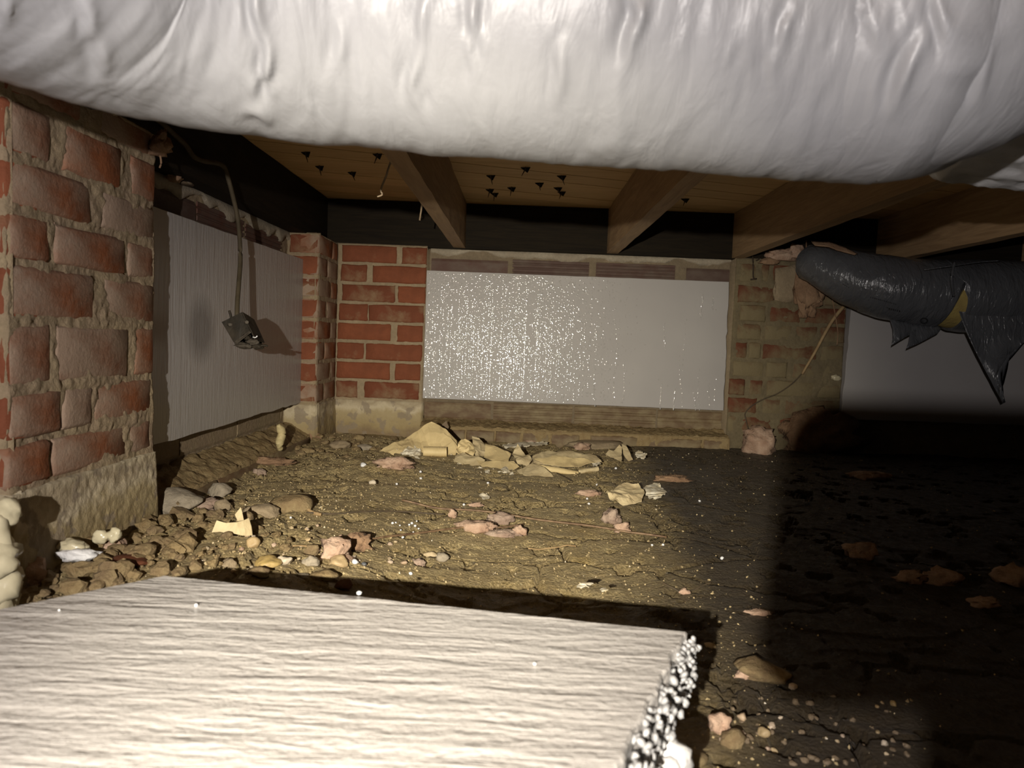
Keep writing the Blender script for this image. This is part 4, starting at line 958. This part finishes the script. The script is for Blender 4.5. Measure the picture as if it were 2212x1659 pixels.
o = make('stem', V, Fc, MATS['straw_dark'], None, True, loc=atY(1622, 944, 2.43)); tag(o, 'thin dark bent stem reaching down to the pink heap by the smeared pier', 'stem')
t = thing('wall_hook', 'bent rusty nail hook driven into the top of the smeared right pier', 'hook', atY(1628, 604, 2.478))
V, Fc = tube_vf(catmull(px([(1626, 554, 2.478), (1627, 575, 2.47), (1627, 596, 2.472), (1629, 602, 2.476)]), 16), 0.0024, 6); make('shank', V, Fc, MATS['nail'], t, True)
V, Fc = tube_vf(catmull(px([(1621, 604, 2.476), (1628, 603, 2.472), (1634, 602, 2.476)]), 8), 0.0026, 6); make('head', V, Fc, MATS['nail'], t, True)
V, Fc = tube_vf(catmull(px([(1640, 554, 2.478), (1639, 560, 2.472), (1633, 563, 2.472)]), 8), 0.0018, 6); make('barb', V, Fc, MATS['nail'], t, True)

# ------------------------------------------------------------------ foam
def lumps(name, label, cat, parts, mat):
    t_ = thing(name, label, cat, (np.mean([p_[0] for p_ in parts], axis=0)[0], np.mean([p_[0] for p_ in parts], axis=0)[1], min(p_[0][2] - p_[1][2] * .8 for p_ in parts)))
    for k, (c, r, sd) in enumerate(parts):
        V, Fc = lump_vf(c, r, sd, 0.34, 1.5, 4); make('lobe', V, Fc, MATS[mat], t_, True)
    return t_
b = atY(4, 1196, 0.80)
lumps('foam_blob', 'large glossy cream foam blob at the foot of the near brick pier', 'foam', [(b + np.array([-0.012, 0.0, 0.022]), (0.026, 0.026, 0.036), 5), (b + np.array([0.004, -0.012, -0.004]), (0.024, 0.024, 0.022), 6), (b + np.array([-0.008, -0.014, -0.026]), (0.032, 0.026, 0.026), 7), (b + np.array([-0.004, 0.004, 0.046]), (0.018, 0.018, 0.018), 9), (b + np.array([-0.012, -0.004, -0.052]), (0.034, 0.030, 0.030), 11)], 'foam_cream')
p = atY(152, 1180, 0.975); lumps('foam_lump', 'glossy cream foam lump on top of the white foam crumb', 'foam', [(p, (0.019, 0.013, 0.011), 15), (p + np.array([0.014, 0.004, -0.003]), (0.010, 0.008, 0.007), 17)], 'foam_cream')
p = atY(216, 1160, 1.03); lumps('foam_lump', 'small two-lobed cream foam lump behind the dusky pink puff', 'foam', [(p, (0.012, 0.009, 0.010), 16), (p + np.array([0.018, 0.004, 0.003]), (0.011, 0.009, 0.010), 18)], 'foam_cream')
p = atY(166, 1198, 0.965); V, Fc = lump_vf(p, (0.027, 0.013, 0.0085), 25, 0.45, 4.5, 5); o = make('foam_crumb', V, Fc, MATS['foam_white'], None, True, loc=p - np.array([0, 0, 0.007])); tag(o, 'bright white torn foam crumb under the cream lump', 'foam')
pth = [dX(601, 918, -0.652), dX(609, 935, -0.648), dX(606, 950, -0.648), dX(603, 962, -0.648), dX(607, 972, -0.648)]
V, Fc = tube_vf(catmull(pth, 40), np.concatenate([np.linspace(0.005, 0.0115, 6), np.full(20, 0.0115), np.linspace(0.011, 0.007, 8), np.linspace(0.009, 0.004, 6)]), 12); V = V + 0.0022 * np.stack([fbm(V, 70, 2, k) for k in range(3)], 1)
o = make('foam_drip', V, Fc, MATS['foam_yellow'], None, True, loc=pth[-1]); tag(o, 'pale yellow foam drip hanging over the left block ledge', 'foam')
p = atY(1806, 816, 2.47); V, Fc = lump_vf(p, (0.016, 0.010, 0.010), 27, 0.35); o = make('foam_lump', V, Fc, MATS['foam_cream'], None, True, loc=p); tag(o, 'little cream foam lump on the right edge of the smeared pier', 'foam')
b = atZ(1432, 1648, 0.030); lumps('foam_chunk', 'white foam chunk under the snapped end of the foreground board', 'foam', [(b + np.array([0.004, 0.004, 0.0]), (0.017, 0.017, 0.020), 35), (b + np.array([-0.004, -0.014, -0.006]), (0.018, 0.016, 0.018), 36)], 'foam_white')

# ------------------------------------------------------------------ crumpled paper
def sheet(label, uvd, mat, seed, amp=0.006, th=0.0010, scale=24, sub=5, name='paper_sheet'):
    if mat != 'paper_white':                        # the stiff sheets stand up towards the light
        y_ = min(d for _, _, d in uvd); uvd = [(u, v, y_ + 0.42 * (d - y_)) for u, v, d in uvd]
    P0 = px(uvd); P = []; rg_ = random.Random(seed); jit = 0.0030 if mat == 'paper_white' else 0.0016
    for i_ in range(len(P0)):
        a_, b_ = P0[i_], P0[(i_ + 1) % len(P0)]; m_ = max(1, int(np.linalg.norm(b_ - a_) / (0.006 if mat == 'paper_white' else 0.011)))
        for k_ in range(m_): P.append(a_ + (b_ - a_) * (k_ / m_) + (np.array([rg_.uniform(-1, 1), rg_.uniform(-1, 1), rg_.uniform(-1, 1)]) * jit if k_ else 0))
    return tag(flat_piece(name, P, mat, None, th, sub, amp, seed, scale, False, loc=(np.mean(P, axis=0)[0], np.mean(P, axis=0)[1], min(q_[2] for q_ in P))), label, 'paper')
sheet('largest kraft sheet of the pile, peaked at the left end', [(800, 985, 2.10), (845, 963, 2.18), (895, 938, 2.28), (932, 916, 2.34), (950, 922, 2.34), (986, 950, 2.31), (989, 972, 2.24), (968, 980, 2.17), (915, 978, 2.12), (882, 966, 2.12), (862, 988, 2.06), (844, 991, 2.05), (815, 990, 2.06)], 'paper_kraft', 1, 0.010)
sheet('folded kraft corner lying over the peaked sheet', [(915, 946, 2.22), (935, 941, 2.22), (958, 936, 2.22), (975, 948, 2.20), (988, 966, 2.16), (984, 990, 2.08), (968, 986, 2.09), (950, 960, 2.17), (925, 954, 2.18)], 'paper_kraft', 2, 0.005)
sheet('dark kraft point sticking up behind the peaked sheet', [(952, 920, 2.36), (964, 909, 2.37), (970, 922, 2.36), (966, 934, 2.35)], 'paper_dark', 3, 0.002)
sheet('white torn scrap tucked under the peaked sheet', [(853, 970, 2.08), (872, 962, 2.10), (886, 958, 2.11), (900, 968, 2.08), (910, 975, 2.06), (908, 994, 2.00), (896, 991, 2.01), (874, 984, 2.03)], 'paper_white', 4, 0.010, scale=70)
def roll(label, a, b_, r, mat, seed):
    P = catmull([a, (np.asarray(a) + np.asarray(b_)) / 2 + np.array([0, 0, 0.001]), b_], 18); n = 22; V = []
    T = np.asarray(b_) - np.asarray(a); T /= np.linalg.norm(T); U = np.array([0, 0, 1.0]) - T * T[2]; U /= np.linalg.norm(U); S_ = np.cross(T, U)
    for i, c in enumerate(P):
        for k in range(n):
            f = k / (n - 1); th = math.radians(-200 + 560 * f); rr_ = r * (1 - 0.30 * f) * (1 + 0.06 * math.sin(3 * i + seed)); V.append(c + rr_ * (math.cos(th) * S_ + 0.8 * math.sin(th) * U))
    V = np.array(V); V = V + 0.0022 * np.stack([fbm(V, 45, 3, seed + q_) for q_ in range(3)], 1)
    o_ = make('paper_roll', V, grid_faces(len(P), n), MATS[mat], None, True, loc=(np.mean(P, axis=0)[0], np.mean(P, axis=0)[1], P[:, 2].min() - r * .8)); return tag(o_, label, 'paper')
roll('short rolled kraft paper in the middle of the pile', atY(914, 975, 2.05), atY(964, 976, 2.06), 0.021, 'paper_kraft', 1)
roll('long kraft roll along the front of the pile', atY(1152, 1008, 1.95), atY(1246, 1024, 1.90), 0.013, 'paper_kraft', 2)
roll('thin kraft roll end pointing right of the pile', atY(1252, 1019, 1.92), atY(1292, 1013, 1.94), 0.009, 'paper_dusty', 3)
roll('tiny white paper roll in front of the pile', atY(972, 1011, 1.95), atY(1000, 1002, 1.98), 0.008, 'paper_white', 4)
sheet('crumpled kraft ball right of the peaked sheet', [(984, 978, 2.12), (990, 955, 2.19), (1004, 946, 2.22), (1022, 956, 2.20), (1027, 975, 2.13), (1020, 988, 2.07), (1000, 986, 2.08)], 'paper_kraft', 5, 0.016, scale=45)
sheet('upright folded flap standing in the pile', [(1020, 942, 2.30), (1036, 946, 2.30), (1048, 962, 2.25), (1050, 980, 2.18), (1040, 994, 2.10), (1028, 990, 2.10), (1023, 965, 2.18)], 'paper_dusty', 6, 0.012, scale=40)
sheet('mottled kraft fold pointing right from the upright flap', [(1048, 960, 2.22), (1064, 964, 2.21), (1104, 982, 2.13), (1098, 1000, 2.02), (1066, 1000, 2.02), (1046, 988, 2.08)], 'paper_kraft', 7, 0.006)
sheet('wide kraft strip at the front middle of the pile', [(1030, 994, 2.04), (1070, 996, 2.03), (1110, 998, 2.02), (1122, 1010, 1.95), (1105, 1018, 1.91), (1070, 1016, 1.92), (1040, 1006, 1.97)], 'paper_kraft', 8, 0.005)
sheet('dusty grey-tan sheet at the front left of the pile', [(984, 986, 2.06), (1000, 979, 2.09), (1024, 988, 2.05), (1048, 998, 2.01), (1040, 1008, 1.96), (1005, 1006, 1.97), (980, 1000, 1.99)], 'paper_dusty', 9, 0.008)
sheet('ragged white scrap in front of the dusty sheet', [(1016, 1014, 1.92), (1040, 1012, 1.93), (1066, 1020, 1.90), (1060, 1028, 1.86), (1044, 1036, 1.83), (1026, 1030, 1.85)], 'paper_white', 10, 0.006, scale=80)
sheet('small torn white tag at the front of the pile', [(1090, 1020, 1.90), (1106, 1020, 1.90), (1112, 1030, 1.86), (1114, 1038, 1.83), (1098, 1036, 1.835), (1096, 1026, 1.87)], 'paper_white', 11, 0.005, scale=90)
sheet('pale crease of paper linking the white scraps', [(1060, 1012, 1.94), (1098, 1012, 1.94), (1116, 1016, 1.92), (1094, 1022, 1.89), (1064, 1020, 1.90)], 'paper_white', 12, 0.005, scale=90)
sheet('layered dusty sheet lying flat right of the pile centre', [(1150, 986, 2.08), (1185, 975, 2.15), (1245, 979, 2.13), (1288, 988, 2.07), (1300, 1000, 2.0), (1262, 1006, 1.96), (1200, 1006, 1.96), (1152, 1000, 1.98)], 'paper_dusty', 13, 0.008)
sheet('second dusty layer over the flat sheet', [(1154, 992, 2.03), (1200, 986, 2.06), (1262, 992, 2.03), (1284, 1002, 1.97), (1240, 1012, 1.93), (1190, 1006, 1.95)], 'paper_kraft', 14, 0.006)
sheet('grey-tan sheet under the long kraft roll', [(1116, 1016, 1.93), (1150, 1000, 2.0), (1176, 1012, 1.94), (1196, 1028, 1.86), (1170, 1034, 1.84), (1134, 1032, 1.85)], 'paper_dusty', 15, 0.005)
sheet('steep crumpled fold left of the flat dusty sheets', [(1106, 984, 2.10), (1118, 966, 2.17), (1132, 978, 2.12), (1150, 998, 2.02), (1140, 1008, 1.97), (1118, 1004, 1.98)], 'paper_dusty', 16, 0.014, scale=40)
sheet('white torn end at the right of the flat sheets', [(1276, 996, 2.02), (1292, 990, 2.04), (1296, 1002, 1.98), (1282, 1008, 1.95)], 'paper_white', 17, 0.006, scale=70)
sheet('brown upright paper standing right of the flat sheets', [(1308, 984, 2.10), (1316, 974, 2.13), (1326, 976, 2.13), (1338, 964, 2.17), (1344, 970, 2.15), (1342, 1000, 2.01), (1318, 990, 2.06)], 'paper_dusty', 18, 0.005)
sheet('narrow pale paper leaning against the upright brown one', [(1343, 962, 2.17), (1354, 968, 2.15), (1367, 994, 2.04), (1358, 996, 2.03), (1348, 986, 2.07)], 'paper_dusty', 19, 0.004)
sheet('flat pale paper strip behind the pile', [(1086, 962, 2.28), (1130, 956, 2.32), (1180, 954, 2.33), (1184, 958, 2.30), (1140, 964, 2.25), (1090, 968, 2.23)], 'paper_white', 20, 0.003)
sheet('small grey scraps right of the narrow pale paper', [(1372, 978, 2.12), (1382, 976, 2.13), (1398, 984, 2.08), (1392, 990, 2.05), (1376, 988, 2.06)], 'paper_white', 21, 0.005, scale=80)
sheet('shaggy tan scrap lying alone right of the floor centre', [(1308, 1072, 1.66), (1330, 1056, 1.76), (1356, 1046, 1.82), (1378, 1050, 1.79), (1392, 1070, 1.69), (1386, 1086, 1.60), (1346, 1090, 1.57), (1322, 1082, 1.60)], 'paper_dusty', 22, 0.014, scale=40)
sheet('curled grey flap right of the shaggy tan scrap', [(1388, 1064, 1.70), (1398, 1046, 1.78), (1416, 1040, 1.80), (1428, 1056, 1.74), (1440, 1070, 1.68), (1424, 1082, 1.62), (1404, 1078, 1.64)], 'paper_white', 23, 0.008, scale=40)
yk = float(on_floor(500, 1152)[1]) - 0.035
sheet('bent kraft piece standing in the rubble', [(u_, v_, yk + d_) for u_, v_, d_ in ((457, 1150, 0.0), (468, 1124, 0.01), (488, 1130, 0.02), (512, 1128, 0.02), (538, 1119, 0.0), (546, 1156, -0.01), (520, 1156, 0.005), (490, 1152, 0.005))], 'paper_dusty', 24, 0.003)
sheet('small dusty fold behind the bent kraft piece', [(u_, v_, yk + d_) for u_, v_, d_ in ((508, 1112, 0.05), (521, 1096, 0.06), (527, 1124, 0.04), (514, 1126, 0.04))], 'paper_dusty', 25, 0.003)
sheet('brown chip at the left tip of the peaked sheet', [(802, 990, 2.06), (812, 978, 2.09), (820, 980, 2.08), (830, 990, 2.04), (820, 996, 2.02), (808, 996, 2.02)], 'paper_dark', 26, 0.004)
sheet('bright white flake by the shadow of the board', [(1246, 1264, 1.02), (1262, 1257, 1.04), (1282, 1260, 1.03), (1272, 1271, 1.005), (1254, 1272, 1.0)], 'paper_white', 27, 0.003, scale=90)
sheet('second small white flake right of the bright one', [(1296, 1275, 1.005), (1308, 1270, 1.015), (1314, 1276, 1.0), (1300, 1279, 0.995)], 'paper_white', 28, 0.002, scale=90)
sheet('pale speckled chip on the floor in front of the pile', [(1036, 1068, 1.62), (1052, 1066, 1.63), (1058, 1074, 1.59), (1044, 1078, 1.575)], 'paper_white', 29, 0.003, scale=90)

# ------------------------------------------------------------------ rods and straws
def rod(label, uvs, r, mat, seed, name='rusty_rod', cat='rod', lift=0.004):
    P = catmull([on_floor(u, v, lift) for u, v in uvs], 50); k = np.ones(9) / 9
    zz = np.convolve(np.pad(P[:, 2], 4, mode='edge'), k, 'valid'); P[:, 2] = np.maximum(zz, floor_h(P[:, 0], P[:, 1]) + lift * 0.6)
    P = P + 0.0015 * np.stack([fbm(P, 25, 2, seed), fbm(P, 25, 2, seed + 1), 0 * P[:, 0]], 1)
    V, Fc = tube_vf(P, np.full(50, r) * (1 + 0.2 * fbm(P, 120, 2, seed + 3)), 6); return tag(make(name, V, Fc, MATS[mat], None, True, loc=P[25]), label, cat)
rod('longer thin rusty rod lying across the middle of the floor', [(868, 1092), (940, 1102), (1010, 1112), (1090, 1122), (1180, 1134), (1290, 1148), (1440, 1166)], 0.0024, 'rust_wire', 5, lift=0.009)
rod('shorter rusty rod slanting up towards the square tuft', [(752, 1182), (800, 1172), (900, 1160), (1000, 1150), (1080, 1145), (1130, 1140)], 0.0022, 'rust_wire', 6, lift=0.007)
rod('thin dark straw lying left of the longer rod', [(662, 1112), (720, 1115), (790, 1112), (870, 1110), (960, 1118)], 0.0016, 'straw_dark', 7, 'straw', 'straw', 0.003)
rod('pale straw beside the round sandy stone', [(632, 1192), (655, 1190), (684, 1188)], 0.0014, 'twig', 8, 'straw', 'straw', 0.006)
rod('short pale stick at the foot of the folded rock', [(664, 1108), (676, 1112), (694, 1116)], 0.0036, 'twig', 9, 'straw', 'straw', 0.003)
rod('curved dark root right of the board shadow', [(1432, 1268), (1455, 1278), (1480, 1280), (1520, 1270), (1536, 1266)], 0.0012, 'straw_dark', 10, 'straw', 'straw', 0.003)
rod('pale thread on the damp floor right of the rods', [(1140, 1192), (1190, 1186), (1220, 1183), (1245, 1188)], 0.0014, 'twig', 11, 'straw', 'straw', 0.003)
rod('dark straw running right from the long kraft roll', [(1204, 1026), (1220, 1034), (1236, 1044)], 0.0016, 'straw_dark', 12, 'straw', 'straw', 0.004)

# ------------------------------------------------------------------ stones and clods
def stone(u, v, w, h, label, mat='stone', seed=0, amp=0.28, name='stone', cat='stone', rot=0.0, group=None, sub=IC3_V, fc=IC3_F, sink=0.3):
    p = on_floor(u, v + h * 0.4); s_ = p[1] / 1534.0; r = np.array([0.5 * w * s_, 0.5 * (w * 0.55 + h * 0.45) * s_, 0.5 * h * s_])
    V, Fc = lump_vf(p + np.array([0, r[1] * 0.3, r[2] * (1 - sink) * 0.8]), r, seed + int(u), amp * 0.62, 1.7, 4, sub, fc, rot, 11); o_ = make(name, V, Fc, MATS[mat], None, False if len(V) < 100 else True, loc=p); return tag(o_, label, cat, group)
STONES = [
 (372, 1086, 140, 56, 'large pale broken stone at the far foot of the near pier', 'mortar_pale'), (474, 1062, 58, 32, 'white crusty stone beside the left block ledge', 'mortar_pale'),
 (480, 1092, 34, 30, 'small grey stone right of the white crusty one', 'mortar'), (566, 1104, 74, 34, 'grey rough stone behind the bent kraft piece', 'mortar'),
 (622, 1088, 92, 46, 'folded tan rock with a crumbled right edge', 'clod'), (672, 1178, 38, 38, 'round sandy stone left of the large fluffy tuft', 'clod'),
 (732, 1213, 46, 26, 'pale angular stone in front of the large fluffy tuft', 'stone'), (766, 1219, 18, 10, 'pale oval pebble by the board shadow', 'bead'),
 (786, 1220, 14, 9, 'dark slate pebble next to the pale oval one', 'slate'), (842, 1211, 11, 9, 'upper of two tiny cream pebbles', 'stone'), (842, 1219, 13, 8, 'lower of two tiny cream pebbles', 'stone'),
 (873, 1217, 16, 9, 'cream oval pebble left of the greyish wisp', 'stone'), (954, 1202, 36, 20, 'pale lumpy rock right of the greyish wisp', 'mortar_pale'),
 (672, 1216, 46, 24, 'white-flecked stone at the rim of the board shadow', 'mortar_pale'), (654, 1234, 36, 18, 'bright chip catching light in the board shadow', 'mortar_pale'),
 (610, 1212, 36, 24, 'ochre stone at the front of the rubble', 'stone'), (576, 1212, 60, 30, 'tan layered stone at the front of the rubble', 'stone'), (545, 1174, 28, 24, 'reddish pebble below the bent kraft piece', 'stone'),
 (490, 1205, 42, 34, 'grey rounded stone left of the tan layered one', 'mortar'), (270, 1217, 112, 26, 'long flat reddish stone by the left corner of the board', 'brick_smeared'),
 (805, 1046, 16, 14, 'orange-tan pebble on the bare floor', 'stone'), (735, 962, 44, 18, 'tan stone in the soil of the back corner', 'mortar'), (786, 962, 40, 18, 'whitish stone near the tip of the peaked sheet', 'mortar_pale'), (770, 946, 30, 14, 'olive stone below the left back pier', 'clod'),
 (1282, 958, 150, 22, 'long low slab of old mortar behind the flat papers', 'mortar'), (1650, 1456, 118, 42, 'half-buried layered rock right of the snapped board', 'clod'), (1588, 1602, 60, 40, 'grey half-buried rock at the bottom right', 'clod'), (1480, 1640, 90, 40, 'brown rock by the white foam chunk', 'clod'),
 (1534, 1396, 26, 14, 'pale pink pebble beside the snapped board', 'stone'), (1604, 1556, 22, 20, 'olive pebble right of the tan chip', 'stone'), (1650, 1588, 28, 22, 'grey-tan pebble among the grit at the lower right', 'stone'), (1712, 1490, 22, 14, 'brown pebble at the tail of the layered rock', 'stone'),
 (660, 975, 40, 16, 'low tan clod against the corner pier', 'clod'), (783, 1012, 14, 12, 'white pebble left of the long pink tuft', 'bead'), (868, 1023, 30, 10, 'brown ridged chip under the long pink tuft', 'clod'), (930, 1183, 34, 18, 'yellow half-buried stone below the shorter rod', 'stone'),
 (700, 1245, 60, 26, 'dim boulder in the board shadow, left one', 'clod'), (560, 1238, 50, 26, 'dim clod in the board shadow near its left end', 'clod'), (740, 1262, 40, 26, 'dim reddish stone poking up behind the board edge', 'brick_smeared'),
]
for k, (u, v, w, h, lab, mat) in enumerate(STONES): stone(u, v, w, h, lab, mat, k, 0.30 if w > 30 else 0.15)
rng = random.Random(77); n = 0
while n < 270:                                     # the loose rubble between the near pier and the board
    u = rng.uniform(30, 640); v = rng.uniform(1085, 1310)
    if v < 1085 + (640 - u) * 0.0 or v > 1320 - 0.21 * u or (u < 330 and v < 1165 - (u - 60) * 0.25 + 20): continue
    if u > 560 and v < 1150: continue
    w = rng.choice([10, 12, 14, 18, 22, 28, 36, 46, 58] if u < 420 else [9, 10, 12, 14, 18, 24, 32]) * rng.uniform(0.8, 1.2)
    stone(u, v, w, w * rng.uniform(0.55, 0.85), 'lump of loose brown soil in the rubble between the near pier and the foreground board', 'clod', n * 7, 0.42, 'soil_clod', 'clod', rng.uniform(0, 6), 'soil clods in the rubble', ICO_V, ICO_F); n += 1
n = 0
while n < 60:
    u = rng.uniform(330, 1000); v = rng.uniform(1130, 1240)
    if u > 700 and rng.random() < 0.6: continue
    w = rng.uniform(7, 17); stone(u, v, w, w * rng.uniform(0.5, 0.8), 'small pebble in the stony strip behind the foreground board', 'stone', n * 5 + 1, 0.2, 'pebble', 'pebble', rng.uniform(0, 6), 'pebbles behind the foreground board', IC1_V, IC1_F); n += 1
n = 0
while n < 64:
    u = rng.uniform(1560, 1960); v = rng.uniform(1500, 1655)
    w = rng.uniform(7, 22); stone(u, v, w, w * rng.uniform(0.5, 0.8), 'small pebble in the lit gravel at the lower right', 'stone' if n % 4 == 0 else 'clod_dark', n * 5 + 2, 0.2, 'pebble', 'pebble', rng.uniform(0, 6), 'pebbles at the lower right', ICO_V, ICO_F); n += 1
n = 0
while n < 40:
    u = rng.uniform(640, 860); v = rng.uniform(940, 985)
    w = rng.uniform(8, 24); stone(u, v, w, w * 0.5, 'crumb of soil heaped below the left back pier', 'clod', n * 5 + 3, 0.35, 'soil_clod', 'clod', rng.uniform(0, 6), 'soil crumbs below the left back pier', ICO_V, ICO_F); n += 1
# fine grit
rs = np.random.RandomState(3); mb = MB(); OCT_V = np.array([(1, 0, 0), (-1, 0, 0), (0, 1, 0), (0, -1, 0), (0, 0, 1), (0, 0, -1)], float); OCT_F = [(0, 2, 4), (2, 1, 4), (1, 3, 4), (3, 0, 4), (2, 0, 5), (1, 2, 5), (3, 1, 5), (0, 3, 5)]
gxy = []
while len(gxy) < 11000:
    x, y = rs.uniform(-0.64, 1.2), rs.uniform(0.6, 2.4)
    if rs.rand() < 0.25 * float(x < 0.35) + 0.06 + 0.75 * math.exp(-((x + 0.45) / 0.4) ** 2 - ((y - 1.1) / 0.5) ** 2): gxy.append((x, y))
gxy = np.array(gxy); gzz = floor_h(gxy[:, 0], gxy[:, 1], True)
for (x, y), z in zip(gxy, gzz):
    r = 0.0006 + 0.0022 * rs.rand() ** 2.5; A = np.linalg.qr(rs.normal(size=(3, 3)))[0]; mb.add((OCT_V * r * rs.uniform(0.6, 1.3, 3)) @ A.T + (x, y, z + r * 0.3), OCT_F)
tag(mb.make('grit', MATS['grit'], fl), kind='stuff')

# ------------------------------------------------------------------ white polystyrene crumbs
rng = random.Random(31)
CL = 'white polystyrene crumb in the cluster left of the rusty rods'
def crumb(p, r, label, group=None, k=0):
    V, Fc = lump_vf(p, (r, r, r * 0.85), k, 0.25, base=IC1_V, faces=IC1_F); tag(make('polystyrene_crumb', V, Fc, MATS['bead'], None, True, loc=p - np.array([0, 0, r * 0.8])), label, 'crumb', group)
for k, (u, v) in enumerate([(855, 1132), (864, 1138), (884, 1136), (890, 1132), (893, 1149), (900, 1128), (916, 1124), (897, 1138), (866, 1150), (848, 1133), (870, 1164), (904, 1144)]):
    p = on_floor(u, v, 0.002); crumb(p, rng.uniform(2.2, 4.2) * p[1] / 1534, CL, 'crumbs left of the rods', k)
ONE = [(628, 1124, 'white crumb alone between the folded rock and the thin straw'), (908, 1025, 'upper white crumb below the tiny paper roll'), (909, 1034, 'lower white crumb below the tiny paper roll'), (857, 1049, 'white crumb right of the orange-tan pebble'), (1054, 1045, 'left white crumb under the ragged scrap'), (1068, 1040, 'right white crumb under the ragged scrap'), (1002, 1092, 'white crumb above the longer rod'), (1253, 1041, 'white crumb below the long kraft roll end'), (1290, 1043, 'white crumb right of the long roll'), (1268, 1080, 'upper of two white crumbs under the pale-pink sliver'), (1272, 1091, 'lower of two white crumbs under the pale-pink sliver'),
       (1408, 1186, 'left of two white crumbs past the rod end'), (1432, 1183, 'right of two white crumbs past the rod end'), (1560, 1206, 'white crumb near the edge of the lit floor'), (1511, 1086, 'white crumb right of the curled grey flap'), (1616, 1101, 'white crumb close to the rounded shadow'), (1330, 1016, 'white crumb right of the pile'), (1816, 1585, 'white crumb in the gravel at the lower right'), (112, 1272, 'larger white crumb in the soil left of the board'), (126, 1276, 'smaller white crumb in the soil left of the board'), (887, 1242, 'white crumb at the rim of the board shadow')]
for k, (u, v, lab) in enumerate(ONE):
    p = on_floor(u, v, 0.002); crumb(p, (3.4 if v < 1200 else 5.0) * p[1] / 1534, lab, None, 40 + k)
for k, (u, v, lab, r) in enumerate([(424, 1307, 'white crumb on the left part of the foreground board', 0.0018), (1155, 1434, 'white crumb on the right part of the foreground board', 0.0016), (776, 1281, 'white crumb on the far edge of the foreground board', 0.0028), (128, 1318, 'tiny white crumb on the left corner of the board', 0.0012)]):
    p = atZ(u, v, ZT + r * 0.7); crumb(p, r, lab, None, 80 + k)
